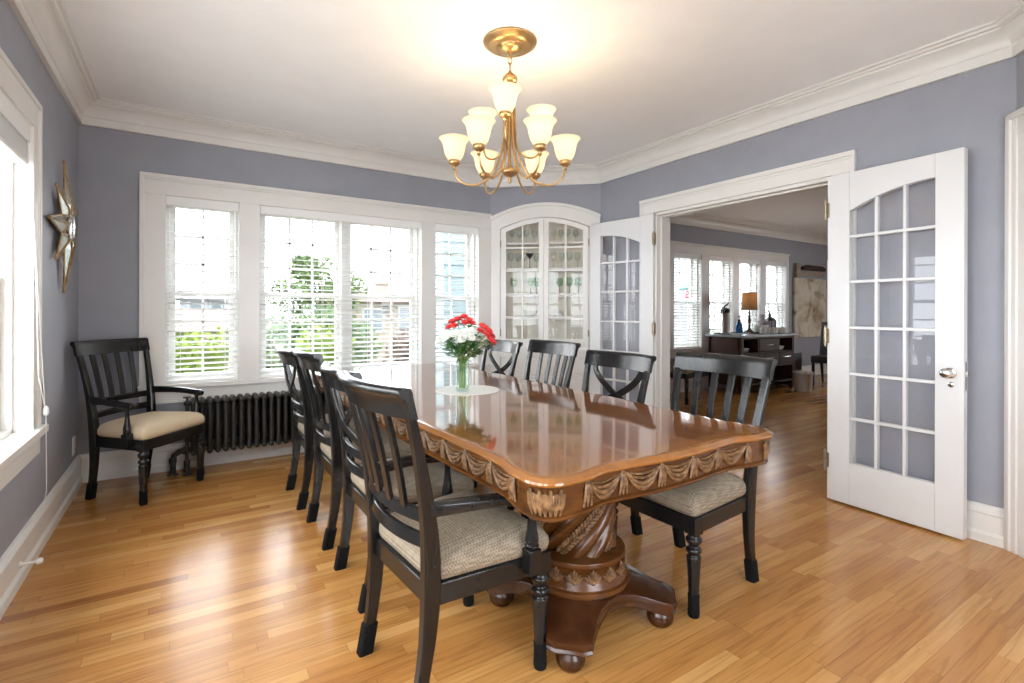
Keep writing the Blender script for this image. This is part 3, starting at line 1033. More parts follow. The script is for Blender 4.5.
# carved swags
ol = [Vector((x, y, 0)) for x, y in outline(0.026)]
def path_side(ox, oy, dx, dy, nx, ny, half):
    def f(t):
        # nearest outline point along the side
        px_, py_ = ox + dx * t, oy + dy * t
        best = min(ol, key=lambda v: abs((v.x - px_) * dx + (v.y - py_) * dy) + (0 if abs((v.x - px_) * nx + (v.y - py_) * ny) < 0.12 else 9))
        k = (best.x - ox) * nx + (best.y - oy) * ny
        return Vector((px_ + nx * k, py_ + ny * k, 0)), Vector((nx, ny, 0))
    return f
for (ox, oy, dx, dy, nx, ny, half, ns) in ((-TA, -TB, 1, 0, 0, -1, TA, 5), (TA, -TB, 0, 1, 1, 0, TB, 16), (TA, TB, -1, 0, 0, 1, TA, 5), (-TA, TB, 0, -1, -1, 0, TB, 16)):
    f = path_side(ox, oy, dx, dy, nx, ny, half)
    q = MB()
    t0, t1 = 0.165, 2 * half - 0.165
    dt = (t1 - t0) / ns
    for s in range(ns):
        for drop, rad, out in ((0.012, 0.0035, 0.003), (0.024, 0.0055, 0.006), (0.037, 0.0068, 0.009), (0.051, 0.0070, 0.006)):
            pts = []
            rr = []
            for i in range(9):
                u = i / 8
                p, n_ = f(t0 + dt * (s + 0.06 + 0.88 * u))
                pts.append(p + n_ * (out * 0.55 + 0.35 * out * math.sin(PI * u)) + Vector((0, 0, 0.730 - drop * (1 - (2 * u - 1) ** 2) - 0.004)))
                rr.append(rad * (0.45 + 0.55 * math.sin(PI * u)))
            q.tube(pts, rr, 6)
    for s in range(ns + 1):
        p, n_ = f(t0 + dt * s)
        d_ = Vector((dx, dy, 0))
        for k in (-1, 0, 1):
            q.tube([p + n_ * 0.003 + d_ * k * 0.003 + Vector((0, 0, 0.732)), p + n_ * 0.008 + d_ * k * 0.008 + Vector((0, 0, 0.705)), p + n_ * 0.004 + d_ * k * 0.013 + Vector((0, 0, 0.668))], [0.003, 0.0055, 0.003], 6)
        q.ball(p + n_ * 0.006 + Vector((0, 0, 0.722)), 0.007)
    q.build('swag_carving', CARVE, apron, angle=60)
# acanthus at the four corners
r_ = 0.075
for sx in (-1, 1):
    for sy in (-1, 1):
        q = MB()
        cc = Vector((sx * (TA - r_), sy * (TB - r_), 0))
        for ang0 in range(7):
            a = math.radians(2 + 86 * ang0 / 6)
            n_ = Vector((sx * math.cos(a), sy * math.sin(a), 0))
            t_ = Vector((-sx * math.sin(a), sy * math.cos(a), 0))
            base = cc + n_ * (r_ - 0.026)
            up = 0.0 if ang0 % 2 else 0.008
            for k in (-1, 0, 1):
                q.tube([base + n_ * 0.001 + Vector((0, 0, 0.664)), base + n_ * 0.007 + t_ * k * 0.005 + Vector((0, 0, 0.692)), base + n_ * 0.007 + t_ * k * 0.008 + Vector((0, 0, 0.716 + up - 0.006 * abs(k))), base + n_ * 0.011 + t_ * k * 0.010 + Vector((0, 0, 0.722 + up - 0.012 * abs(k)))], [0.003, 0.0058, 0.0052, 0.0025], 6)
        q.build('acanthus_carving', CARVE, apron, angle=60)

def pedestal(y):
    q = MB()
    # star-shaped foot plate
    arm = []
    for k in range(4):
        a = math.radians(45 + 90 * k)
        def R(x, yv):
            return (x * math.cos(a) - yv * math.sin(a), x * math.sin(a) + yv * math.cos(a))
        arm.append(R(0.345, -0.075))
        arm.append(R(0.36, -0.045))
        arm.append(R(0.36, 0.045))
        p0, pc, p1 = (0.345, 0.075), (0.085, 0.085), (0.075, 0.345)
        for i in range(0, 10):
            t = i / 10
            arm.append(R((1 - t) ** 2 * p0[0] + 2 * t * (1 - t) * pc[0] + t * t * p1[0], (1 - t) ** 2 * p0[1] + 2 * t * (1 - t) * pc[1] + t * t * p1[1]))
    def zt_(x, yv):
        return 0.168 - 0.052 * smooth01((math.hypot(x, yv) - 0.16) / 0.19)
    secs = []
    for s, d in ((0.25, 0.05), (0.6, 0.05), (0.9, 0.048), (0.985, 0.045), (1.0, 0.038), (0.985, 0.030), (1.0, 0.022), (1.0, 0.006), (0.98, 0.0), (0.9, 0.0), (0.75, 0.0), (0.5, 0.0), (0.2, 0.0)):
        secs.append([Vector((x * s, yv * s, zt_(x * s, yv * s) - d)) for x, yv in arm])
    q.loft(secs)
    base = q.build('pedestal_base', PEDW, table, angle=40)
    base.location = (0, y, 0)
    for k in range(4):
        a = math.radians(45 + 90 * k)
        q = MB()
        q.lathe([(0.02, 0.0), (0.036, 0.004), (0.047, 0.018), (0.050, 0.034), (0.046, 0.050), (0.036, 0.062), (0.034, 0.072)], 18)
        ft = q.build('bun_foot', PEDW, base)
        ft.location = (0.305 * math.cos(a), 0.305 * math.sin(a), 0)
    q = MB()
    q.lathe([(0.10, 0.160), (0.196, 0.160), (0.199, 0.168), (0.196, 0.178), (0.186, 0.182), (0.184, 0.190), (0.172, 0.200), (0.168, 0.245), (0.176, 0.256), (0.180, 0.264), (0.176, 0.274), (0.150, 0.280), (0.10, 0.282)], 48)
    col = q.build('collar', CHERRY, table, angle=50)
    col.location = (0, y, 0)
    first = None
    for k in range(16):
        if first is None:
            q = MB()
            for j in range(-3, 4):
                def CP(da, rr, z): return Vector((rr * math.cos(da), rr * math.sin(da), z))
                q.tube([CP(0, 0.170, 0.201), CP(j * 0.036, 0.176, 0.222 - 0.002 * abs(j)), CP(j * 0.058, 0.174, 0.252 - 0.008 * abs(j))], [0.003, 0.0075, 0.003], 6)
            q.ball(CP(0, 0.171, 0.206), 0.009)
            first = q.build('leaf_carving', CARVE, col, angle=60)
        else:
            c = first.copy()
            C.objects.link(c)
            c.parent = col
            c.rotation_euler = (0, 0, 2 * PI * k / 16)
    # twisted column
    q = MB()
    secs = []
    TW = 7.6
    n = 120
    for i in range(61):
        z = 0.275 + (0.655 - 0.275) * i / 60
        ring_ = []
        for k in range(n):
            th = 2 * PI * k / n
            u = ((th - TW * (z - 0.275)) * 4 / (2 * PI)) % 1.0
            if u < 0.30:
                rr = 0.121                                   # channel that holds the leaf rope
            elif u < 0.65:
                rr = 0.121 + 0.022 * math.sin(PI * (u - 0.30) / 0.35) ** 0.6
            else:
                rr = 0.121 + 0.022 * math.sin(PI * (u - 0.65) / 0.35) ** 0.6
            ring_.append(Vector((rr * math.cos(th), rr * math.sin(th), z)))
        secs.append(ring_)
    q.loft(secs)
    cl = q.build('twisted_column', CHERRY, table, angle=60)
    cl.location = (0, y, 0)
    for bnd in range(4):
        q = MB()
        for i in range(34):
            z = 0.285 + 0.36 * i / 33
            th = TW * (z - 0.275) + bnd * PI / 2 + 0.15 * PI / 2
            for sgn in (-1, 1):
                th2 = th + sgn * 0.085
                pz = Vector((0.124 * math.cos(th2), 0.124 * math.sin(th2), z - sgn * 0.004))
                m_ = Matrix.Translation(pz) @ Matrix.Rotation(th2, 4, 'Z') @ Matrix.Rotation(-0.75 + 0.75 * sgn, 4, 'X')
                q.ball((0, 0, 0), 0.0095, 0.9, 1.5, 0.75, 6, 4, m_)
        q.build('rope_carving', CARVE, cl, angle=60)
    q = MB()
    q.lathe([(0.10, 0.636), (0.150, 0.636), (0.156, 0.644), (0.150, 0.655), (0.17, 0.662), (0.18, 0.672), (0.18, 0.712), (0.1, 0.712)], 40)
    tp = q.build('column_cap', CHERRY, table)
    tp.location = (0, y, 0)
TS = 1.049
TM = Matrix.Diagonal((TS, TS, TS, 1)).copy()
TM.translation = Vector((0, 0, 1.17 - 1.17 * TS))
for o in [top_o, apron] + [c for c in bpy.data.objects if c.parent == apron]:
    o.data.transform(TM)
pedestal(-0.926)
pedestal(0.926)

# ------------------------------------------------------------------ chairs
def interp(tab, z):
    for (z0, v0), (z1, v1) in zip(tab, tab[1:]):
        if z <= z1:
            t = (z - z0) / (z1 - z0)
            return v0 + (v1 - v0) * t
    return tab[-1][1]
PY = [(0, -0.236), (0.06, -0.224), (0.13, -0.211), (0.22, -0.199), (0.32, -0.192), (0.42, -0.190), (0.52, -0.197), (0.62, -0.211), (0.72, -0.230), (0.82, -0.253), (0.92, -0.280), (1.0, -0.303)]
PX = [(0, 0.191), (0.15, 0.194), (0.32, 0.200), (0.45, 0.205), (0.65, 0.216), (0.85, 0.231), (1.0, 0.243)]
def rrect(c, u, v, hu, hv, ch=0.3):
    """chamfered rectangle section"""
    c, u, v = Vector(c), Vector(u), Vector(v)
    k = min(hu, hv) * ch
    out = []
    for a, b_ in ((hu, -hv + k), (hu, hv - k), (hu - k, hv), (-hu + k, hv), (-hu, hv - k), (-hu, -hv + k), (-hu + k, -hv), (hu - k, -hv)):
        out.append(c + u * a + v * b_)
    return out

def make_chair(label, style, arms, seatmat, group=None):
    H = 0.965 if style == 'slat' else 0.937
    root = thing('armchair' if arms else 'dining_chair', label, 'chair', group=group)
    # seat frame
    q = MB()
    fr = [(-0.206, -0.200), (0.206, -0.200)] + [(0.247 - 0.494 * i / 8, 0.222 + 0.012 * (1 - (2 * i / 8 - 1) ** 2)) for i in range(9)]
    q.prism(fr, 0.322, 0.386)
    q.build('seat_frame', BLACK, root, bevel=0.004)
    # cushion
    def cush(ins, z):
        pts = []
        cor = [(-0.200 + ins, -0.188 + ins), (0.200 - ins, -0.188 + ins), (0.246 - ins, 0.226 - ins), (-0.246 + ins, 0.226 - ins)]
        r = 0.035
        n = 4
        for i in range(n):
            p = Vector(cor[i])
            a = (Vector(cor[i - 1]) - p).normalized()
            b_ = (Vector(cor[(i + 1) % n]) - p).normalized()
            p0, p1 = p + a * r, p + b_ * r
            for k in range(6):
                t = k / 5
                c_ = p0 * (1 - t) ** 2 + p * 2 * t * (1 - t) + p1 * t * t
                pts.append(Vector((c_.x, c_.y, z)))
            nxt = Vector(cor[(i + 1) % n])
            p2 = nxt - b_ * r
            for k in range(1, 5):
                c_ = p1.lerp(p2, k / 5)
                pts.append(Vector((c_.x, c_.y, z)))
        return pts
    q = MB()
    q.loft([cush(0.012, 0.384), cush(0.0, 0.392), cush(-0.004, 0.410), cush(-0.002, 0.430), cush(0.008, 0.449), cush(0.026, 0.463), cush(0.055, 0.473), cush(0.10, 0.480), cush(0.15, 0.483)])
    q.build('seat', seatmat, root, angle=80)
    for s in (-1, 1):
        # front leg
        q = MB()
        cx_, cy_ = 0.222 * s, 0.200
        q.lathe([(0.010, 0.0), (0.017, 0.0), (0.019, 0.012), (0.018, 0.06), (0.0195, 0.09), (0.0235, 0.17), (0.0265, 0.222), (0.027, 0.232), (0.021, 0.238), (0.021, 0.243), (0.028, 0.250), (0.030, 0.257), (0.027, 0.264), (0.020, 0.269), (0.019, 0.275), (0.026, 0.283), (0.031, 0.293), (0.031, 0.300), (0.025, 0.307), (0.023, 0.312), (0.023, 0.325)], 20, c=(cx_, cy_, 0))
        q.box(cx_ - 0.0245, cx_ + 0.0245, cy_ - 0.0245, cy_ + 0.0245, 0.318, 0.3845)
        lg = q.build('leg', BLACK, root, bevel=0.002)
        q = MB()
        q.lathe([(0.008, 0.0005), (0.020, 0.001), (0.0225, 0.012), (0.021, 0.06), (0.0225, 0.085), (0.0200, 0.087)], 16, c=(cx_, cy_, 0))
        q.build('foot_sock', SOCK, lg)
        # rear leg running up into the back post
        q = MB()
        secs = []
        zs = [0, 0.04, 0.09, 0.15, 0.22, 0.30, 0.38, 0.46, 0.54, 0.62, 0.70, 0.78, H - 0.080]
        for z in zs:
            hd = 0.019 + 0.008 * smooth01(1 - abs(z - 0.40) / 0.30) - 0.007 * smooth01((z - 0.62) / 0.25)
            secs.append(rrect((interp(PX, z) * s, interp(PY, z), z), (1, 0, 0), (0, 1, 0), 0.0165 + 0.003 * smooth01(1 - abs(z - 0.4) / 0.3), hd))
        q.loft(secs)
        lg = q.build('leg', BLACK, root, angle=30)
        q = MB()
        q.loft([rrect((interp(PX, z) * s, interp(PY, z), z), (1, 0, 0), (0, 1, 0), 0.0205, 0.0245) for z in (0.0005, 0.04, 0.095)])
        q.build('foot_sock', SOCK, lg, angle=30)
    W = interp(PX, H - 0.05) + 0.020
    def bow(x, z, amt=0.042):
        w_ = interp(PX, z)
        return interp(PY, z) - amt * max(0.0, 1 - (x / w_) ** 2)
    # crest rail with a rolled top
    q = MB()
    secs = []
    ch = 0.090
    for i in range(17):
        x = -W + 2 * W * i / 16
        yb = bow(max(-W + 0.02, min(W - 0.02, x)), H - 0.05)
        zz = H
        sl = 0.26   # lean
        prof = [(0.012, -ch), (0.013, -0.03), (0.015, -0.014), (0.011, -0.003), (0.000, 0.0), (-0.016, -0.001), (-0.026, -0.008), (-0.029, -0.018), (-0.025, -0.027), (-0.014, -0.033), (-0.011, -0.05), (-0.011, -ch)]
        secs.append([Vector((x, yb + dy - sl * (dz + 0.05), zz + dz)) for dy, dz in prof])
    q.loft(secs)
    q.build('top_rail', BLACK, root, angle=50, bevel=0.002)
    # two lower rails
    for z0, z1 in ((0.570, 0.606), (0.492, 0.530)):
        q = MB()
        secs = []
        zc_ = (z0 + z1) / 2
        w_ = interp(PX, zc_) - 0.008
        for i in range(13):
            x = -w_ + 2 * w_ * i / 12
            secs.append(rrect((x, bow(x, zc_, 0.036), zc_), (0, 1, -0.18), (0, 0.18, 1), 0.010, (z1 - z0) / 2))
        q.loft(secs)
        q.build('lower_rail', BLACK, root, angle=40)
    if style == 'slat':
        for xs in (-0.126, -0.042, 0.042, 0.126):
            q = MB()
            secs = []
            for i in range(7):
                z = 0.596 + (H - ch + 0.01 - 0.596) * i / 6
                x = xs * (0.94 + 0.13 * i / 6)
                secs.append(rrect((x, bow(x, z, 0.038 + 0.004 * i / 6) , z), (1, 0, 0), (0, 1, 0), 0.0165, 0.0065))
            q.loft(secs)
            q.build('slat', BLACK, root, angle=40)
    else:
        for s in (-1, 1):
            q = MB()
            secs = []
            n = 22
            zt0, zt1 = 0.600, H - ch + 0.01
            P = []
            zx = 0.695
            for i in range(n + 1):
                t = i / n
                z = zt0 + (zt1 - zt0) * t
                e = math.sin(0.5 * PI * (z - zx) / (zt1 - zx)) if z > zx else -math.sin(0.5 * PI * (zx - z) / (zx - zt0))
                x = s * 0.178 * e
                P.append(Vector((x, bow(x, z, 0.040), z)))
            for i, p in enumerate(P):
                t = (P[min(i + 1, n)] - P[max(i - 1, 0)]).normalized()
                side = Vector((0, 1, 0)).cross(t).normalized()
                secs.append(rrect(p + Vector((0, 0.003 * s, 0)), side, (0, 1, 0), 0.0175, 0.0065))
            q.loft(secs)
            q.build('cross_splat', BLACK, root, angle=40)
    if arms:
        for s in (-1, 1):
            q = MB()
            cps = [(0.219, -0.205, 0.610), (0.232, -0.15, 0.610), (0.252, -0.05, 0.608), (0.266, 0.05, 0.600), (0.268, 0.11, 0.593), (0.266, 0.155, 0.588), (0.265, 0.178, 0.586)]
            ws = [0.014, 0.017, 0.020, 0.021, 0.022, 0.024, 0.014]
            hs = [0.022, 0.021, 0.019, 0.018, 0.018, 0.020, 0.014]
            secs = []
            for i, (x, y, z) in enumerate(cps):
                secs.append(rrect((x * s, y, z), (1, 0, 0), (0, 0.1, 1), ws[i], hs[i], 0.55))
            q.loft(secs)
            am = q.build('arm', BLACK, root, angle=60, bevel=0.002)
            q = MB()
            c_ = (0.266 * s, 0.128, 0)
            q.lathe([(0.012, 0.588), (0.018, 0.572), (0.013, 0.568), (0.0105, 0.555), (0.012, 0.525), (0.016, 0.490), (0.0215, 0.462), (0.0225, 0.452), (0.018, 0.446), (0.024, 0.438), (0.018, 0.430), (0.018, 0.42)], 14, c=c_)
            q.box(c_[0] - 0.022, c_[0] + 0.022, c_[1] - 0.022, c_[1] + 0.022, 0.350, 0.428)
            q.build('arm_post', BLACK, am, bevel=0.0025)
    return root

def put(o, x, y, face_deg, label=None):
    o.location = (x, y, 0)
    o.rotation_euler = (0, 0, math.radians(face_deg - 90))
    if label:
        o['label'] = label
    return o

TG = 'black chairs around the dining table'
slat = make_chair('x', 'slat', False, SEATF, TG)
cross = make_chair('x', 'cross', False, SEATF, TG)
armc = make_chair('x', 'slat', True, SEATF, TG)
put(armc, 0.765, 1.555, 4, 'black slat-back armchair pushed under the carved near end of the table')
put(slat, 1.84, 1.478, 180, 'black slat-back dining chair nearest the double doors, no arms')
put(cross, 1.765, 2.075, 180, 'black cross-back dining chair in front of the open glazed door leaf beside the corner cabinet')
put(copy_tree(slat), 1.812, 2.745, 181, 'black slat-back dining chair in front of the corner cabinet drawers')
put(copy_tree(cross), 1.815, 3.40, 180, 'black cross-back dining chair just behind the flower vase')
put(copy_tree(cross), 0.825, 2.165, 0, 'black cross-back dining chair immediately behind the armchair at the table')
put(copy_tree(slat), 0.822, 2.775, 0, 'black slat-back dining chair on the window side, between the two cross-back chairs there')
put(copy_tree(cross), 0.808, 3.375, 0, 'black cross-back dining chair on the window side, beside the radiator')
ca = make_chair('x', 'slat', True, SEATB)
put(ca, -0.205, 4.045, -42, 'black slat-back armchair with plain beige seat standing in the corner')
ca.scale = (1.0, 0.94, 1.012)

# ------------------------------------------------------------------ vase and flowers
MATW = noisy('frosted_mat', (0.70, 0.70, 0.66), (0.76, 0.76, 0.72), 60.0, 0.4)
VX, VY, VZ = 1.2325, 2.402, 0.7402
q = MB()
q.lathe([(0.02, 0.0), (0.163, 0.0), (0.165, 0.002), (0.163, 0.004), (0.02, 0.0042)], 48)
o = tag(q.build('placemat', MATW), 'round pale frosted placemat under the flower vase', 'placemat')
o.location = (1.282, 2.432, VZ)
o.scale = (1.049, 1.049, 1)
VG = thin_glass('vase_glass', (0.90, 0.95, 0.94), 1.5, 1.5)
WATER = thin_glass('vase_water', (0.93, 0.96, 0.90), 1.1, 0.6)
STEM = noisy('flower_stems', (0.10, 0.20, 0.03), (0.42, 0.42, 0.12), 14.0, 0.5)
LEAF = noisy('flower_leaves', (0.025, 0.10, 0.02), (0.07, 0.20, 0.04), 30.0, 0.5)
RED = noisy('red_petals', (0.62, 0.025, 0.03), (0.80, 0.09, 0.08), 60.0, 0.5)
WHITEP = noisy('white_petals', (0.84, 0.84, 0.78), (0.90, 0.90, 0.86), 40.0, 0.6)
vase = thing('flower_vase', 'clear glass vase of cut flowers on the dining table', 'vase', (VX, VY, VZ + 0.0042))
q = MB()
q.lathe([(0.02, 0.0), (0.034, 0.0), (0.035, 0.006), (0.033, 0.05), (0.033, 0.11), (0.038, 0.165), (0.041, 0.178), (0.0395, 0.178), (0.0365, 0.165), (0.0312, 0.11), (0.0312, 0.05), (0.031, 0.012), (0.01, 0.010)], 28)
q.build('vase_body', VG, vase, angle=60)
q = MB()
q.lathe([(0.005, 0.0105), (0.0306, 0.0125), (0.0307, 0.05), (0.0308, 0.115), (0.005, 0.1152)], 24)
q.build('water', WATER, vase)

rf = random.Random(11)
def bloom(name, label, cat, group, head, kind):
    root = thing(name, label, cat, (VX, VY, VZ + 0.02), 0, group)
    h = Vector(head) - Vector((VX, VY, VZ + 0.02))
    a = rf.uniform(0, 2 * PI)
    b0 = Vector((0.016 * math.cos(a), 0.016 * math.sin(a), 0.0))
    neck = Vector((h.x * 0.16, h.y * 0.16, 0.150))
    if Vector((neck.x, neck.y)).length > 0.026:
        k = 0.026 / Vector((neck.x, neck.y)).length
        neck = Vector((neck.x * k, neck.y * k, 0.150))
    pts = [b0, b0.lerp(neck, 0.5), neck, neck.lerp(h, 0.55) + Vector((0, 0, 0.015)), h]
    q = MB()
    q.tube(pts, [0.0028, 0.0026, 0.0024, 0.002, 0.002], 6)
    st = q.build('stem', STEM, root)
    # leaves
    q = MB()
    for i in range(7):
        t = rf.uniform(0.05, 0.95)
        p = neck.lerp(h, t) + Vector((0, 0, 0.01))
        d = Vector((h.x * 1.2 + rf.uniform(-0.1, 0.1), h.y * 1.2 + rf.uniform(-0.1, 0.1), rf.uniform(-0.05, 0.06)))
        d = d.normalized()
        sd = d.cross(Vector((0, 0, 1))).normalized()
        ln = rf.uniform(0.035, 0.065)
        wd = ln * 0.20
        up = Vector((0, 0, 1))
        q.quad([p, p + d * ln * 0.5 + sd * wd - up * 0.002, p + d * ln - up * 0.012, p + d * ln * 0.5 - sd * wd - up * 0.002])
    q.build('leaf', LEAF, root, solid=False)
    q = MB()
    out = (h - neck).normalized()
    mm = Matrix.Translation(h) @ out.to_track_quat('Z', 'Y').to_matrix().to_4x4()
    if kind == 'red':
        for lay, (np_, tilt, ln) in enumerate(((6, 0.35, 0.026), (7, 0.8, 0.028), (8, 1.3, 0.028))):
            for i in range(np_):
                a = 2 * PI * i / np_ + lay * 0.4
                R_ = mm @ Matrix.Rotation(a, 4, 'Z') @ Matrix.Rotation(tilt, 4, 'Y')
                q.loft([[R_ @ Vector((-0.001, -w_ , z)), R_ @ Vector((-0.003, 0, z)), R_ @ Vector((-0.001, w_, z)), R_ @ Vector((0.001, 0, z))] for z, w_ in ((0.0, 0.003), (ln * 0.5, 0.011), (ln * 0.85, 0.012), (ln, 0.005))])
        q.ball((0, 0, 0.004), 0.006, m=mm)
        q.build('bloom', RED, root, angle=70)
    else:
        for lay, (np_, tilt, ln) in enumerate(((10, 0.3, 0.024), (16, 0.75, 0.030), (20, 1.15, 0.033), (20, 1.5, 0.032))):
            for i in range(np_):
                a = 2 * PI * i / np_ + lay * 0.31
                R_ = mm @ Matrix.Rotation(a, 4, 'Z') @ Matrix.Rotation(tilt, 4, 'Y')
                q.loft([[R_ @ Vector((-0.0012, -w_, z)), R_ @ Vector((0.0012, -w_, z)), R_ @ Vector((0.0012, w_, z)), R_ @ Vector((-0.0012, w_, z))] for z, w_ in ((0.0, 0.0015), (ln * 0.6, 0.0036), (ln, 0.002))])
        q.ball((0, 0, 0.004), 0.008, m=mm)
        q.build('bloom', WHITEP, root, angle=70)
# right / away vectors seen from the chairs' end of the table (used to spread the bunch)
rx, ry = math.cos(YAW), -math.sin(YAW)
fx_, fy_ = math.sin(YAW), math.cos(YAW)
def bp(u, d, z): return (VX + (rx * u + fx_ * d) * 1.049, VY + (ry * u + fy_ * d) * 1.049, z * 1.049 - 0.0573)
for u, d, z in ((-0.055, 0.04, 1.105), (-0.025, 0.03, 1.118), (0.005, 0.045, 1.130), (0.03, 0.03, 1.112), (-0.04, 0.0, 1.085), (0.012, 0.0, 1.10), (-0.066, 0.01, 1.078), (0.045, 0.02, 1.098)):
    bloom('red_flower', 'red bloom in the upper cluster at the top of the vase bouquet', 'flower', 'red blooms at the bouquet top', bp(u, d, z), 'red')
for u, d, z in ((0.085, 0.0, 1.062), (0.110, 0.02, 1.075), (0.130, 0.0, 1.060), (0.142, 0.01, 1.035), (0.148, -0.01, 1.008), (0.135, -0.02, 1.022), (0.095, 0.03, 1.085), (0.120, -0.02, 1.045)):
    bloom('red_flower', 'red bloom in the drooping cluster beside the chair-back end of the bouquet', 'flower', 'red blooms on the bouquet side', bp(u, d, z), 'red')
for u, d, z in ((-0.105, -0.03, 1.015), (-0.07, -0.05, 1.035), (-0.03, -0.05, 1.050), (0.015, -0.045, 1.055), (0.05, -0.03, 1.062), (-0.085, -0.02, 1.045), (-0.005, -0.06, 1.025), (0.04, -0.05, 1.035)):
    bloom('white_flower', 'white chrysanthemum in the middle of the vase bouquet', 'flower', 'white chrysanthemums in the bouquet', bp(u, d, z), 'white')
q = MB()
for i in range(230):
    a = rf.uniform(0, 2 * PI)
    t = rf.uniform(0.15, 1.0)
    z = VZ + 0.175 + 0.10 * rf.random() + 0.02 * t
    rr = 0.03 + 0.085 * t * rf.random()
    p = Vector((VX + rr * math.cos(a), VY + rr * math.sin(a), z))
    d = Vector((math.cos(a), math.sin(a), rf.uniform(-0.2, 0.9))).normalized()
    sd = d.cross(Vector((0.3, 0.2, 1))).normalized()
    ln = rf.uniform(0.035, 0.06)
    wd = ln * 0.17
    q.quad([p, p + d * ln * 0.5 + sd * wd, p + d * ln, p + d * ln * 0.5 - sd * wd])
tag(q.build('foliage', LEAF, solid=False), 'green leaves filling the bouquet above the vase rim', 'foliage', kind='stuff')

# ------------------------------------------------------------------ chandelier
CHX, CHY = 1.432, 2.252
ch = thing('chandelier', 'brass nine-light chandelier with glowing bell shades above the table', 'chandelier', (CHX, CHY, 0), -YAW)
q = MB()
q.lathe([(0.001, ZC), (0.138, ZC), (0.142, ZC - 0.006), (0.139, ZC - 0.013), (0.124, ZC - 0.019), (0.121, ZC - 0.026), (0.104, ZC - 0.033), (0.070, ZC - 0.034), (0.068, ZC - 0.040), (0.058, ZC - 0.050), (0.030, ZC - 0.060), (0.012, ZC - 0.064), (0.001, ZC - 0.065)], 40)
q.build('canopy', GOLD, ch, angle=60)
q = MB()
for k, z in enumerate((2.520, 2.488, 2.458)):
    q.tube([(0.010 * math.cos(t) * (1 if k % 2 else 0.15), 0.010 * math.cos(t) * (0.15 if k % 2 else 1), z + 0.021 * math.sin(t)) for t in [2 * PI * i / 14 for i in range(14)]], 0.0028, 6, closed=True)
q.build('chain', GOLD, ch)
q = MB()
q.lathe([(0.001, 2.440), (0.006, 2.436), (0.010, 2.425), (0.022, 2.415), (0.037, 2.400), (0.040, 2.388), (0.036, 2.376), (0.014, 2.370), (0.009, 2.34), (0.008, 1.98), (0.010, 1.93), (0.036, 1.918), (0.048, 1.906), (0.046, 1.894), (0.024, 1.880), (0.010, 1.874), (0.008, 1.862), (0.011, 1.855), (0.007, 1.846), (0.001, 1.838)], 24)
q.build('stem', GOLD, ch, angle=60)

SHADE = bpy.data.materials.new('lit_bell_glass')
SHADE.use_nodes = True
_nt = SHADE.node_tree
_nt.nodes.remove(_nt.nodes['Principled BSDF'])
_t = N(SHADE, 'ShaderNodeBsdfTranslucent')
_t.inputs['Color'].default_value = (0.55, 0.47, 0.34, 1)
_d = N(SHADE, 'ShaderNodeBsdfDiffuse')
_d.inputs['Color'].default_value = (0.54, 0.46, 0.34, 1)
_mx = N(SHADE, 'ShaderNodeMixShader')
_mx.inputs[0].default_value = 0.5
_e = N(SHADE, 'ShaderNodeEmission')
_e.inputs['Color'].default_value = (1.0, 0.86, 0.62, 1)
_e.inputs['Strength'].default_value = 0.30
_a = N(SHADE, 'ShaderNodeAddShader')
L(SHADE, _t.outputs[0], _mx.inputs[1])
L(SHADE, _d.outputs[0], _mx.inputs[2])
L(SHADE, _mx.outputs[0], _a.inputs[0])
L(SHADE, _e.outputs[0], _a.inputs[1])
L(SHADE, _a.outputs[0], _nt.nodes['Material Output'].inputs['Surface'])
BULB = mat('bulb_glow', (1, 0.9, 0.7), 0.4)
bsdf(BULB).inputs['Emission Color'].default_value = (1.0, 0.82, 0.52, 1)
bsdf(BULB).inputs['Emission Strength'].default_value = 4.0

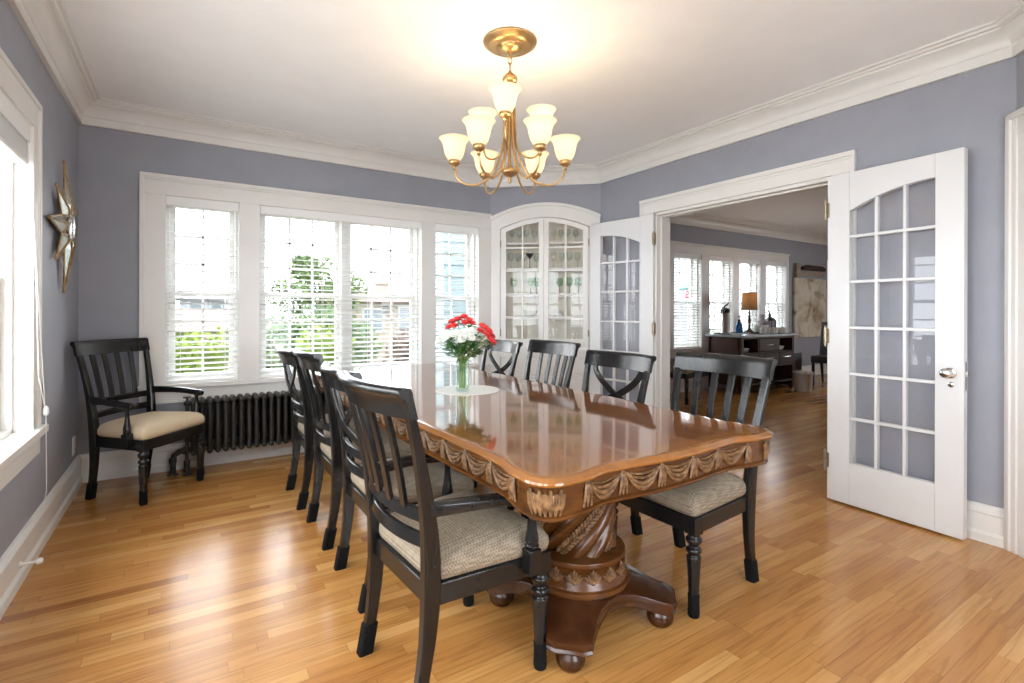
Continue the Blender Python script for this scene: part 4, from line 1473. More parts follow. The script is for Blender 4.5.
def lamp_arm(ang, R, zcup, upper):
    ca, sa = math.cos(ang), math.sin(ang)
    def CP(r, z): return Vector((r * ca, r * sa, z))
    q = MB()
    if upper:
        ctl = [(0.018, 2.375), (0.020, 2.20), (0.030, 2.06), (0.065, 2.005), (0.12, 1.990), (0.165, 2.015), (R, 2.075), (R, zcup)]
    else:
        ctl = [(0.024, 2.375), (0.026, 2.20), (0.034, 2.06), (0.062, 1.950), (0.118, 1.862), (0.185, 1.832), (0.245, 1.842), (0.282, 1.880), (R, zcup)]
    # smooth with Catmull-Rom
    pts = []
    for i in range(len(ctl) - 1):
        p0 = ctl[max(i - 1, 0)]
        p1, p2 = ctl[i], ctl[i + 1]
        p3 = ctl[min(i + 2, len(ctl) - 1)]
        for k in range(5):
            t = k / 5
            v = [0.5 * ((2 * p1[j]) + (-p0[j] + p2[j]) * t + (2 * p0[j] - 5 * p1[j] + 4 * p2[j] - p3[j]) * t * t + (-p0[j] + 3 * p1[j] - 3 * p2[j] + p3[j]) * t ** 3) for j in (0, 1)]
            pts.append(CP(*v))
    pts.append(CP(*ctl[-1]))
    q.tube(pts, 0.0058, 8)
    if not upper:
        q.ball(CP(0.172, 1.834), 0.010)
    # cup
    q.lathe([(0.004, zcup - 0.030), (0.010, zcup - 0.026), (0.007, zcup - 0.016), (0.014, zcup - 0.008), (0.028, zcup + 0.002), (0.031, zcup + 0.012), (0.029, zcup + 0.022), (0.005, zcup + 0.023)], 16, c=(R * ca, R * sa, 0))
    ao = q.build('arm', GOLD, ch, angle=60)
    q = MB()
    z0 = zcup + 0.018
    prof = [(0.024, 0.0), (0.036, 0.010), (0.047, 0.030), (0.054, 0.055), (0.058, 0.080), (0.064, 0.098), (0.074, 0.112), (0.081, 0.118)]
    full = prof + [(r - 0.003, z + 0.001) for r, z in reversed(prof)]
    secs = [[Vector((R * ca + r * math.cos(2 * PI * k / 28), R * sa + r * math.sin(2 * PI * k / 28), z0 + z)) for k in range(28)] for r, z in full]
    q.loft(secs, caps=False)
    q.build('lamp_shade', SHADE, ao, angle=80)
    q = MB()
    q.lathe([(0.004, 0.006), (0.010, 0.012), (0.012, 0.024), (0.018, 0.036), (0.019, 0.050), (0.012, 0.062), (0.002, 0.066)], 12, c=(R * ca, R * sa, z0))
    q.build('bulb', BULB, ao)
    ld = bpy.data.lights.new('bulb_light', 'POINT')
    ld.energy = 0.85
    ld.color = (1.0, 0.80, 0.52)
    ld.shadow_soft_size = 0.02
    lo = bpy.data.objects.new('bulb_light', ld)
    C.objects.link(lo)
    lo.parent = ch
    lo.location = (R * ca, R * sa, z0 + 0.09)
for k in range(6):
    lamp_arm(math.radians(-60 + 60 * k), 0.292, 1.940, False)
for k in range(3):
    lamp_arm(math.radians(-97 + 120 * k), 0.185, 2.122, True)

# ------------------------------------------------------------------ radiator
rad = thing('radiator', 'black cast iron column radiator under the back window', 'radiator', (0.045, 4.315, 0))
q = MB()
for yy in (-0.068, 0.0, 0.068):
    q.tube([(0, yy, 0.155), (0, yy, 0.185), (0, yy, 0.47), (0, yy, 0.505)], [0.015, 0.0165, 0.0165, 0.015], 10)
for z, rr in ((0.512, 0.0215), (0.160, 0.0215)):
    q.tube([(0, -0.094, z), (0, -0.086, z), (0, -0.05, z), (0, 0.05, z), (0, 0.086, z), (0, 0.094, z)], [0.008, 0.019, rr, rr, 0.019, 0.008], 12)
q.tube([(0, -0.07, 0.172), (0, -0.07, 0.136)], [0.018, 0.004], 10)
q.tube([(0, 0.07, 0.172), (0, 0.07, 0.136)], [0.018, 0.004], 10)
q.tube([(0, -0.070, 0.515), (0, -0.070, 0.542)], [0.020, 0.004], 10)
q.tube([(-0.025, 0, 0.505), (0.025, 0, 0.505)], 0.018, 10)
q.tube([(-0.025, 0, 0.165), (0.025, 0, 0.165)], 0.018, 10)
sec0 = q.build('section', IRON, rad, angle=60)
NS = 33
for i in range(1, NS):
    c = sec0.copy()
    C.objects.link(c)
    c.location = (i * 0.0505, 0, 0)
for i in (1, NS - 2):
    q = MB()
    for yy in (-0.06, 0.06):
        q.tube([(i * 0.0505, yy, 0.16), (i * 0.0505, yy * 1.1, 0.06), (i * 0.0505, yy * 1.25, 0.0)], [0.018, 0.014, 0.022], 10)
    q.build('leg', IRON, rad)
q = MB()
q.tube([(-0.01, 0.0, 0.165), (-0.05, 0.0, 0.165), (-0.085, 0.005, 0.160), (-0.115, 0.01, 0.135), (-0.122, 0.01, 0.10), (-0.122, 0.01, 0.0)], 0.019, 10)
q.tube([(-0.122, 0.01, 0.085), (-0.122, 0.01, 0.12)], 0.025, 10)
q.tube([(-0.03, 0.0, 0.165), (-0.06, 0.0, 0.165)], 0.027, 8)
q.lathe([(0.005, 0.0), (0.038, 0.0), (0.036, 0.006), (0.02, 0.008)], 16, c=(-0.122, 0.01, 0))
q.build('return_pipe', IRON, rad)
q = MB()
q.tube([(-0.038, -0.03, 0.0), (-0.038, -0.03, 0.50)], 0.012, 10)
q.tube([(-0.038, -0.03, 0.02), (-0.038, -0.03, 0.10)], 0.020, 10)
q.tube([(-0.038, -0.03, 0.505), (0.0, 0.0, 0.505)], 0.014, 10)
q.lathe([(0.005, 0.0), (0.034, 0.0), (0.032, 0.006), (0.02, 0.008)], 16, c=(-0.038, -0.03, 0))
vp = q.build('supply_pipe', IRON, rad)
q = MB()
q.ball((-0.038, -0.03, 0.505), 0.022)
q.tube([(-0.038, -0.03, 0.52), (-0.038, -0.03, 0.548)], 0.007, 8)
q.lathe([(0.004, 0.545), (0.024, 0.545), (0.027, 0.551), (0.024, 0.557), (0.004, 0.558)], 12, c=(-0.038, -0.03, 0))
q.build('valve', IRON, vp)

# ------------------------------------------------------------------ star ornament on the left wall
MIR = noisy('antique_mirror', (0.50, 0.54, 0.50), (0.66, 0.68, 0.62), 12.0, 0.22, metal=0.7)
RODG = noisy('antique_gold_rods', (0.30, 0.19, 0.08), (0.46, 0.32, 0.16), 40.0, 0.45, metal=0.5)
star = thing('star_mirror', 'gold framed star-shaped mirror ornament on the left wall', 'wall ornament', (XL, 3.86, 1.65))
q, g = MB(), MB()
NP = 8
def SP(a, r, d): return Vector((d, r * math.cos(a), r * math.sin(a)))
for k in range(NP):
    a = PI / 2 + 2 * PI * k / NP
    ln = 0.375 if k % 2 == 0 else 0.285
    tip = SP(a, ln, 0.022)
    l_ = SP(a + PI / NP, 0.135, 0.030)
    r_2 = SP(a - PI / NP, 0.135, 0.030)
    inn = SP(a, 0.072, 0.052)
    ridge = SP(a, 0.13, 0.058)
    for p0, p1 in ((tip, l_), (tip, r_2), (tip, ridge), (l_, inn), (r_2, inn), (ridge, inn)):
        q.tube([p0, p1], 0.0055, 6)
    q.ball(tip, 0.009)
    q.ball(l_, 0.007)
    for tri in ((tip, l_, ridge), (tip, ridge, r_2), (ridge, l_, inn), (ridge, inn, r_2)):
        bk = [v - Vector((0.003, 0, 0)) for v in tri]
        g.loft([list(tri), bk])
q.build('frame', RODG, star)
g.build('mirror_facet', MIR, star, angle=5)
q = MB()
q.lathe([(0.001, 0.0), (0.074, 0.0), (0.076, 0.055), (0.066, 0.062), (0.060, 0.058), (0.001, 0.058)], 32, Matrix.Rotation(PI / 2, 4, 'Y'))
q.build('center_mirror', mat('round_mirror', (0.8, 0.82, 0.82), 0.05, 1.0), star)

q = MB()
q.box(XL, XL + 0.007, 4.27, 4.342, 0.23, 0.345)
o = tag(q.build('wall_outlet', TRIM, bevel=0.003), 'white outlet plate low on the left wall by the corner', 'outlet')
q = MB()
for z in (0.266, 0.309):
    q.box(XL + 0.0068, XL + 0.009, 4.290, 4.322, z - 0.012, z + 0.012)
q.build('socket', mat('outlet_face', (0.70, 0.69, 0.66), 0.3), o)
ds = thing('door_stop', 'small white door stop sticking out of the left baseboard', 'door stop', (XL + 0.019, 2.97, 0.075))
q = MB()
q.lathe([(0.001, 0), (0.014, 0), (0.010, 0.006), (0.006, 0.010), (0.006, 0.055), (0.001, 0.056)], 12, Matrix.Rotation(PI / 2, 4, 'Y'))
q.build('stem', TRIM, ds)
q = MB()
q.lathe([(0.001, 0.052), (0.012, 0.052), (0.014, 0.062), (0.010, 0.072), (0.001, 0.074)], 12, Matrix.Rotation(PI / 2, 4, 'Y'))
q.build('bumper', BLINDR, ds)
# ------------------------------------------------------------------ room beyond the double doors
DWOOD = noisy('dark_walnut', (0.030, 0.011, 0.006), (0.058, 0.022, 0.011), 9.0, 0.5, stretch=(1.2, 10, 10), spec=0.2)
SLATE = noisy('grey_stone_top', (0.20, 0.22, 0.23), (0.28, 0.30, 0.31), 14.0, 0.25)
BX0, BX1, BY0, BY1, BZ = 6.50, 7.86, 4.20, 4.74, 0.84
buf = thing('sideboard', 'dark wood sideboard with grey top under the windows of the far room', 'sideboard', (BX0, BY0, 0))
BW_, BD_ = BX1 - BX0, BY1 - BY0
q = MB()
q.box(-0.04, BW_ + 0.07, -0.04, BD_ + 0.02, BZ - 0.035, BZ)
q.build('top', SLATE, buf, bevel=0.004)
q = MB()
q.box(0.0, 0.03, 0.03, BD_ - 0.02, 0.12, BZ - 0.035)
q.box(BW_ - 0.03, BW_, 0.03, BD_ - 0.02, 0.12, BZ - 0.035)
q.box(0.03, BW_ - 0.03, BD_ - 0.035, BD_ - 0.02, 0.12, BZ - 0.035)
q.box(0.03, BW_ - 0.03, 0.0, BD_ - 0.035, 0.565, 0.585)
q.box(0.03, BW_ - 0.03, 0.0, BD_ - 0.035, 0.36, 0.38)
q.box(0.03, BW_ - 0.03, 0.0, BD_ - 0.035, 0.12, 0.145)
q.box(0.03, BW_ - 0.03, 0.0, 0.02, BZ - 0.065, BZ - 0.035)
for xx in (0.40, 0.93):
    q.box(xx, xx + 0.025, 0.0, BD_ - 0.035, 0.36, BZ - 0.035)
q.build('cabinet_frame', DWOOD, buf, bevel=0.003)
for xx in (0.0, BW_ - 0.055):
    for yy in (0.0, BD_ - 0.065):
        q = MB()
        q.box(xx, xx + 0.055, yy, yy + 0.055, 0.05, BZ - 0.036)
        q.lathe([(0.018, 0.0), (0.026, 0.012), (0.026, 0.03), (0.02, 0.052)], 12, c=(xx + 0.0275, yy + 0.0275, 0))
        q.build('leg', DWOOD, buf, bevel=0.003)
q = MB()
q.box(0.43, 0.925, -0.006, 0.02, 0.595, BZ - 0.07)
d1 = q.build('drawer', DWOOD, buf, bevel=0.005)
q = MB()
q.tube([(0.60, -0.006, 0.69), (0.61, -0.028, 0.685), (0.745, -0.028, 0.685), (0.755, -0.006, 0.69)], 0.005, 8)
q.build('handle', HINGE, d1)
for x0, x1 in ((0.06, 0.395), (0.43, 0.925), (0.96, BW_ - 0.06)):
    q = MB()
    q.box(x0, x1, -0.006, 0.02, 0.385, 0.56)
    d1 = q.build('drawer', DWOOD, buf, bevel=0.005)
    q = MB()
    xm = (x0 + x1) / 2
    q.tube([(xm - 0.08, -0.006, 0.50), (xm - 0.07, -0.028, 0.495), (xm + 0.07, -0.028, 0.495), (xm + 0.08, -0.006, 0.50)], 0.005, 8)
    q.build('handle', CHROME if x0 > 0.9 else HINGE, d1)
PAPER = mat('paper_white', (0.72, 0.72, 0.70), 0.7)
for i, (xx, lb) in enumerate(((0.16, 'stack of pale papers in the left cubby of the far sideboard'), (1.06, 'stack of pale papers in the right cubby of the far sideboard'))):
    q = MB()
    for k in range(5):
        q.box(xx + 0.004 * k, xx + 0.16 + 0.003 * (k % 3), 0.10 - 0.006 * k, 0.32, 0.586 + 0.012 * k, 0.597 + 0.012 * k)
    o = tag(q.build('paper_stack', PAPER), lb, 'papers')
    o.location = (BX0, BY0, 0)

def on_buf(px_ratio, y):       # x = y * ratio along one sight line
    return (y * px_ratio, y, BZ)
STEEL = mat('brushed_steel', (0.55, 0.53, 0.50), 0.28, 1.0)
PLBLK = mat('black_plastic', (0.012, 0.012, 0.013), 0.35)
q = MB()
q.box(-0.20, 0.50, -0.14, 0.14, 0, 0.010)
q.box(-0.20, 0.50, -0.14, -0.13, 0.010, 0.018)
q.box(-0.20, 0.50, 0.13, 0.14, 0.010, 0.018)
q.box(-0.20, -0.19, -0.13, 0.13, 0.010, 0.018)
q.box(0.49, 0.50, -0.13, 0.13, 0.010, 0.018)
tray = tag(q.build('serving_tray', PLBLK), 'black tray holding the steel airpot on the far sideboard', 'tray')
tray.location = (6.72, 4.52, BZ)
ap = thing('coffee_airpot', 'stainless steel coffee airpot with black pump lid on the far sideboard', 'coffee pot', (6.65, 4.56, BZ + 0.010))
q = MB()
q.lathe([(0.01, 0.0), (0.072, 0.0), (0.072, 0.012), (0.068, 0.016), (0.068, 0.285), (0.060, 0.300), (0.01, 0.302)], 24)
q.build('body', STEEL, ap, angle=50)
q = MB()
q.lathe([(0.01, 0.30), (0.066, 0.30), (0.070, 0.315), (0.066, 0.350), (0.050, 0.366), (0.01, 0.37)], 24)
q.tube([(0.0, 0, 0.35), (-0.07, -0.035, 0.345), (-0.115, -0.05, 0.315), (-0.125, -0.055, 0.275)], [0.03, 0.022, 0.016, 0.012], 8)
q.build('pump_lid', PLBLK, ap, angle=50)
q = MB()
q.tube([(-0.05, 0, 0.37), (0.0, 0, 0.40), (0.06, 0, 0.425), (0.085, 0, 0.45)], [0.010, 0.012, 0.011, 0.008], 8)
q.build('lever', PLBLK, ap)
BLUE = mat('blue_bottle', (0.02, 0.16, 0.50), 0.25)
bt = thing('soap_bottle', 'blue pump bottle between the airpot and lamp on the far sideboard', 'bottle', (6.86, 4.47, BZ))
q = MB()
q.lathe([(0.01, 0.0), (0.046, 0.0), (0.050, 0.01), (0.050, 0.11), (0.042, 0.145), (0.022, 0.175), (0.018, 0.182), (0.01, 0.183)], 20)
q.build('body', BLUE, bt, angle=60)
q = MB()
q.lathe([(0.004, 0.18), (0.022, 0.18), (0.022, 0.212), (0.008, 0.216), (0.006, 0.245), (0.004, 0.25)], 14)
q.tube([(0.0, 0, 0.247), (0.0, 0, 0.258), (-0.01, -0.01, 0.262), (-0.045, -0.02, 0.252)], [0.009, 0.011, 0.010, 0.006], 8)
q.build('pump', PLBLK, bt)
lp = thing('table_lamp', 'lit table lamp with tan drum shade on the far sideboard', 'lamp', (7.13, 4.48, BZ))
q = MB()
q.lathe([(0.01, 0), (0.088, 0.0), (0.088, 0.012), (0.070, 0.022), (0.040, 0.050), (0.018, 0.072), (0.014, 0.10), (0.020, 0.115), (0.014, 0.13), (0.024, 0.18), (0.026, 0.21), (0.015, 0.245), (0.020, 0.255), (0.012, 0.27), (0.017, 0.30), (0.010, 0.33), (0.006, 0.345), (0.005, 0.50), (0.002, 0.50)], 20)
q.build('base', IRON, lp, angle=50)
SHD = translucent_mix('tan_lamp_shade', (0.42, 0.31, 0.20), 0.5)
q = MB()
q.loft([[Vector((r * math.cos(2 * PI * k / 32), r * math.sin(2 * PI * k / 32), z)) for k in range(32)] for r, z in ((0.112, 0.355), (0.104, 0.615), (0.102, 0.615), (0.110, 0.355))], caps=False)
q.build('lamp_shade', SHD, lp, angle=60)
q = MB()
q.ball((0, 0, 0.47), 0.03)
q.build('bulb', BULB, lp)
ld = bpy.data.lights.new('lamp_light', 'POINT')
ld.energy = 1.2
ld.color = (1.0, 0.68, 0.40)
ld.shadow_soft_size = 0.03
lo = bpy.data.objects.new('lamp_light', ld)
C.objects.link(lo)
lo.parent = lp
lo.location = (0, 0, 0.54)
CUPW = mat('white_cup', (0.70, 0.68, 0.64), 0.4)
CUPL = mat('lilac_cup', (0.50, 0.46, 0.52), 0.5)
def stack(x, y, n, label):
    for i in range(n):
        q = MB()
        q.lathe([(0.02, 0.0), (0.029, 0.0), (0.040, 0.10), (0.042, 0.105), (0.038, 0.105), (0.027, 0.006), (0.01, 0.006)], 16)
        o = tag(q.build('paper_cup', CUPL), label, 'cup', 'stacked paper cups')
        o.location = (x, y, BZ + 0.0165 * i)
stack(7.48, 4.52, 6, 'pale paper cup in the left stack by the far window')
stack(7.56, 4.54, 12, 'pale paper cup in the tall stack by the far window')
stack(7.60, 4.46, 6, 'pale paper cup in the right stack by the far window')
def mug(x, y, label):
    m_ = thing('mug', label, 'mug', (x, y, BZ), rf.uniform(0, 6), 'white mugs on the far sideboard')
    q = MB()
    q.lathe([(0.01, 0.0), (0.038, 0.0), (0.043, 0.01), (0.045, 0.088), (0.042, 0.09), (0.040, 0.012), (0.01, 0.010)], 18)
    q.build('cup_body', CUPW, m_, angle=50)
    q = MB()
    q.tube([(0.043, 0, 0.072), (0.066, 0, 0.068), (0.074, 0, 0.048), (0.066, 0, 0.026), (0.043, 0, 0.02)], 0.006, 6)
    q.build('handle', CUPW, m_)
for i in range(6):
    mug(7.20 + 0.105 * i, 4.30 + 0.01 * (i % 2), 'white mug in the front row on the far sideboard')
for i in range(4):
    q = MB()
    q.lathe([(0.01, 0.0), (0.04, 0.0), (0.065, 0.05), (0.068, 0.075), (0.064, 0.075), (0.038, 0.008), (0.01, 0.008)], 18)
    o = tag(q.build('bowl', CUPW), 'small white bowl behind the mugs on the far sideboard', 'bowl', 'white bowls on the far sideboard')
    o.location = (7.27 + (i // 2) * 0.16, 4.43, BZ + 0.05 * (i % 2))
q = MB()
q.lathe([(0.01, 0.0), (0.06, 0.0), (0.062, 0.01), (0.062, 0.14), (0.058, 0.16), (0.055, 0.16), (0.058, 0.14), (0.058, 0.008), (0.01, 0.008)], 18)
o = tag(q.build('glass_jar', CLEAR), 'clear glass jar behind the lamp base on the far sideboard', 'jar')
o.location = (7.30, 4.60, BZ)
cb = thing('syrup_bottle', 'black pump bottle at the right end of the far sideboard', 'bottle', (7.76, 4.53, BZ))
q = MB()
q.lathe([(0.01, 0.0), (0.050, 0.0), (0.053, 0.01), (0.053, 0.17), (0.045, 0.20), (0.02, 0.24), (0.018, 0.27), (0.01, 0.27)], 18)
q.build('body', PLBLK, cb, angle=60)
q = MB()
q.lathe([(0.004, 0.265), (0.021, 0.265), (0.021, 0.30), (0.007, 0.305), (0.006, 0.34), (0.003, 0.34)], 12)
q.tube([(0, 0, 0.335), (-0.06, 0, 0.33)], 0.008, 8)
q.build('pump', PLBLK, cb)
q = MB()
q.box(-0.075, 0.075, -0.055, 0.055, 0, 0.19)
q.loft([[(-0.075, -0.055, 0.19), (0.075, -0.055, 0.19), (0.075, 0.055, 0.19), (-0.075, 0.055, 0.19)], [(-0.06, -0.012, 0.245), (0.06, -0.012, 0.245), (0.06, 0.012, 0.245), (-0.06, 0.012, 0.245)]])
o = tag(q.build('coffee_caddy', noisy('dark_brown_box', (0.03, 0.022, 0.018), (0.16, 0.12, 0.10), 25.0, 0.5, lo=0.5, hi=0.7), bevel=0.006), 'dark bag-shaped coffee caddy right of the black pump bottle', 'caddy')
o.location = (7.90, 4.60, BZ)

# canvas and the ornament above it
ART = mat('canvas_paint', (0.6, 0.55, 0.45), 0.85)
t = N(ART, 'ShaderNodeTexCoord')
n1 = N(ART, 'ShaderNodeTexNoise')
n1.inputs['Scale'].default_value = 3.2
n1.inputs['Detail'].default_value = 7.0
n1.inputs['Distortion'].default_value = 0.8
r1 = ramp(ART, [(0.30, (0.20, 0.13, 0.08)), (0.40, (0.42, 0.34, 0.24)), (0.50, (0.60, 0.55, 0.44)), (0.64, (0.68, 0.64, 0.54)), (0.75, (0.52, 0.46, 0.33))])
L(ART, t.outputs['Object'], n1.inputs['Vector'])
L(ART, n1.outputs['Fac'], r1.inputs['Fac'])
L(ART, r1.outputs['Color'], bsdf(ART).inputs['Base Color'])
q = MB()
q.box(0, 1.12, -0.035, 0, 0, 1.06)
o = tag(q.build('canvas', ART, bevel=0.004), 'large unframed beige and brown abstract canvas on the far wall', 'painting')
o.location = (9.02, YLV - 0.004, 0.71)
cw = thing('wall_ornament', 'long dark wooden ornament on the far wall above the canvas', 'wall ornament', (9.06, YLV - 0.002, 1.86))
q = MB()
q.box(0.22, 1.00, -0.06, 0, 0.06, 0.115)
q.prism([(0.22, 0.115), (0.36, 0.155), (0.90, 0.15), (1.0, 0.115)], -0.05, -0.005, 'y')
q.build('bar', DWOOD, cw, bevel=0.004)
q = MB()
q.box(0.0, 0.12, -0.05, 0, -0.09, 0.17)
q.box(0.12, 1.0, -0.03, 0, -0.04, 0.05)
q.build('back_board', noisy('weathered_board', (0.26, 0.21, 0.15), (0.38, 0.32, 0.24), 18.0, 0.7), cw, bevel=0.003)

BIN = mat('off_white_bin', (0.50, 0.47, 0.44), 0.55)
tb = thing('waste_bin', 'pale waste bin on the floor right of the far sideboard', 'bin', (7.62, 3.94, 0))
q = MB()
q.lathe([(0.02, 0.0), (0.105, 0.0), (0.112, 0.01), (0.128, 0.26), (0.135, 0.272), (0.135, 0.282), (0.126, 0.282), (0.108, 0.012), (0.02, 0.012)], 24)
q.build('bin_body', BIN, tb, angle=50)
q = MB()
for i in range(9):
    a = 2 * PI * i / 9
    q.ball((0.10 * math.cos(a), 0.10 * math.sin(a), 0.275), 0.04, 1, 1, 0.6)
q.build('bin_liner', mat('white_liner', (0.62, 0.61, 0.60), 0.5), tb)
q = MB()
q.box(-0.14, 0.14, -0.22, 0.22, 0.02, 0.50)
q.box(-0.145, 0.145, -0.225, 0.225, 0.50, 0.52)
q.box(-0.13, -0.08, -0.2, -0.15, 0, 0.02)
q.box(0.08, 0.13, -0.2, -0.15, 0, 0.02)
q.box(-0.13, -0.08, 0.15, 0.2, 0, 0.02)
q.box(0.08, 0.13, 0.15, 0.2, 0, 0.02)
o = tag(q.build('black_cabinet', PLBLK, bevel=0.006), 'low black box on the floor between the sideboard and the canvas', 'box')
o.location = (8.10, 4.50, 0)

# upholstered dark chair by the canvas
LEATH = noisy('black_leather', (0.012, 0.011, 0.011), (0.022, 0.020, 0.020), 40.0, 0.45)
pc = thing('parsons_chair', 'black upholstered chair under the canvas in the far room', 'chair', (8.62, 4.02, 0), math.radians(100))
q = MB()
q.box(-0.23, 0.23, -0.22, 0.24, 0.36, 0.47)
q.build('seat', LEATH, pc, bevel=0.02, bseg=3)
q = MB()
q.loft([rrect((0, -0.215 - 0.10 * t * t, 0.40 + 0.60 * t), (1, 0, 0), (0, 1, 0), 0.225, 0.035) for t in (0, 0.25, 0.5, 0.75, 1.0)])
q.build('backrest', LEATH, pc, bevel=0.012, bseg=3, angle=30)
for sx in (-1, 1):
    for yy, ly in ((0.20, 0.21), (-0.21, -0.27)):
        q = MB()
        q.loft([rrect((0.195 * sx, ly, 0), (1, 0, 0), (0, 1, 0), 0.014, 0.014), rrect((0.20 * sx, yy, 0.37), (1, 0, 0), (0, 1, 0), 0.022, 0.022)])
        q.build('leg', PLBLK, pc)
fc = copy_tree(slat)
put(fc, 5.42, 4.42, -70, 'black slat-back chair in the far room, seen past the left door jamb')
fc['group'] = ''
del fc['group']
# ------------------------------------------------------------------ outside the windows
GZ = -1.25
def leafmat(name, c1, c2):
    m = noisy(name, c1, c2, 1.7, 0.7, coords='Object', spec=0.2)
    return m
HG = leafmat('hedge_leaves', (0.0572, 0.0924, 0.011), (0.1276, 0.1584, 0.0198))
HB = leafmat('brown_hedge_leaves', (0.032, 0.0176, 0.0128), (0.0576, 0.0336, 0.0208))
TG_ = leafmat('tree_leaves', (0.0288, 0.054, 0.0144), (0.0648, 0.0972, 0.0252))
CONIF = leafmat('conifer_leaves', (0.0252, 0.054, 0.018), (0.063, 0.099, 0.0324))
BARK = noisy('bark', (0.03, 0.022, 0.016), (0.06, 0.045, 0.034), 12.0, 0.9)
ro = random.Random(5)
def leaves(q, c, rad, n, size, shell=0.55):
    for i in range(n):
        while True:
            p = Vector((ro.uniform(-1, 1), ro.uniform(-1, 1), ro.uniform(-1, 1)))
            if shell < p.length <= 1:
                break
        pos = Vector(c) + Vector((p.x * rad[0], p.y * rad[1], p.z * rad[2]))
        a = Vector((ro.gauss(0, 1), ro.gauss(0, 1), ro.gauss(0, 1))).normalized()
        b_ = a.orthogonal().normalized()
        s = size * ro.uniform(0.6, 1.3)
        q.quad([pos - a * s, pos + b_ * s * 0.5, pos + a * s, pos - b_ * s * 0.5])
g = MB()
g.box(-30, 60, 5.2, 90, GZ - 0.2, GZ)
struct(g.build('ground', noisy('lawn', (0.030, 0.048, 0.014), (0.050, 0.066, 0.022), 3.0, 0.9)))
g = MB()
g.box(-14, -0.86, -14, 5.19, GZ - 0.2, GZ)
g.box(-0.86, 20, -14, -1.4, GZ - 0.2, GZ)
struct(g.build('ground_bounce', noisy('pale_bounce_ground', (0.50, 0.49, 0.47), (0.58, 0.57, 0.55), 2.0, 0.9)))  # unseen pale ground added to bounce daylight up to the ceiling
def hedge(label, x0, x1, y, top, depth, mtl, n, size):
    q = MB()
    q.box(x0 + 0.1, x1 - 0.1, y + 0.15, y + depth - 0.15, GZ, top - 0.2)
    k = max(1, int((x1 - x0) / 0.5))
    for i in range(k):
        xx = x0 + (x1 - x0) * (i + 0.5) / k
        leaves(q, (xx, y + depth / 2, (GZ + top) / 2), (0.55, depth / 2, (top - GZ) / 2 + ro.uniform(-0.05, 0.1)), n, size, 0.75)
        leaves(q, (xx, y + 0.1, top - 0.35), (0.5, 0.3, 0.4), n // 3, size, 0.2)
    return tag(q.build('hedge', mtl, solid=False), label, 'hedge')
hedge('bright yellow-green clipped hedge outside the narrow left window', -2.6, 0.55, 8.6, 0.86, 1.2, HG, 420, 0.07)
hedge('yellow-green hedge outside the left half of the double window', 1.6, 2.3, 8.5, 0.93, 1.2, HG, 420, 0.07)
hedge('reddish brown hedge outside the right half of the double window', 3.3, 5.6, 8.7, 0.84, 1.1, HB, 380, 0.07)
def tree(name, label, x, y, trunk_h, blobs, mtl, n, size, shell=0.3):
    r = thing(name, label, 'tree', (x, y, GZ))
    q = MB()
    q.tube([(0, 0, 0), (0.05, 0, trunk_h * 0.5), (0, 0.05, trunk_h)], [0.16, 0.12, 0.07], 8)
    for bx_, by_, bz_, rr in blobs:
        q.tube([(0, 0.05, trunk_h * 0.7), (bx_ * 0.6, by_ * 0.6, (trunk_h * 0.7 + bz_) / 2), (bx_, by_, bz_)], [0.06, 0.04, 0.02], 6)
    q.build('trunk', BARK, r)
    q = MB()
    for bx_, by_, bz_, rr in blobs:
        leaves(q, (bx_, by_, bz_), (rr, rr, rr * 0.85), n, size, shell)
    q.build('crown', mtl, r, solid=False)
    return r
tree('leafy_tree', 'airy green tree seen over the left half of the double window', 3.35, 16.0, 2.4, [(-0.7, 0, 2.9, 0.7), (0.1, 0, 3.4, 0.75), (0.9, 0.2, 3.1, 0.7), (0.4, -0.3, 2.6, 0.8), (-0.3, 0.3, 3.7, 0.5)], TG_, 620, 0.09)
tree('dense_tree', 'dense dark green bush tree behind the hedge, left half of the double window', 2.4, 13.0, 1.2, [(-0.6, 0, 1.5, 0.95), (0.3, 0, 1.75, 0.95), (1.0, 0.1, 1.5, 0.9)], CONIF, 900, 0.09, 0.5)
tree('slim_tree', 'green shrub beside the porch pillar outside the right-hand window', 4.15, 7.6, 1.8, [(0.0, 0, 2.0, 0.38), (0.1, 0, 2.7, 0.40), (0.0, 0, 3.4, 0.36), (0.05, 0, 4.1, 0.3), (0.0, 0, 1.3, 0.4)], TG_, 260, 0.07)
tree('yard_tree', 'green tree outside the far room windows at the left', 10.2, 11.0, 2.2, [(-0.6, 0, 2.6, 0.7), (0.3, 0, 3.0, 0.75), (0.9, 0.2, 2.4, 0.6)], TG_, 200, 0.09)
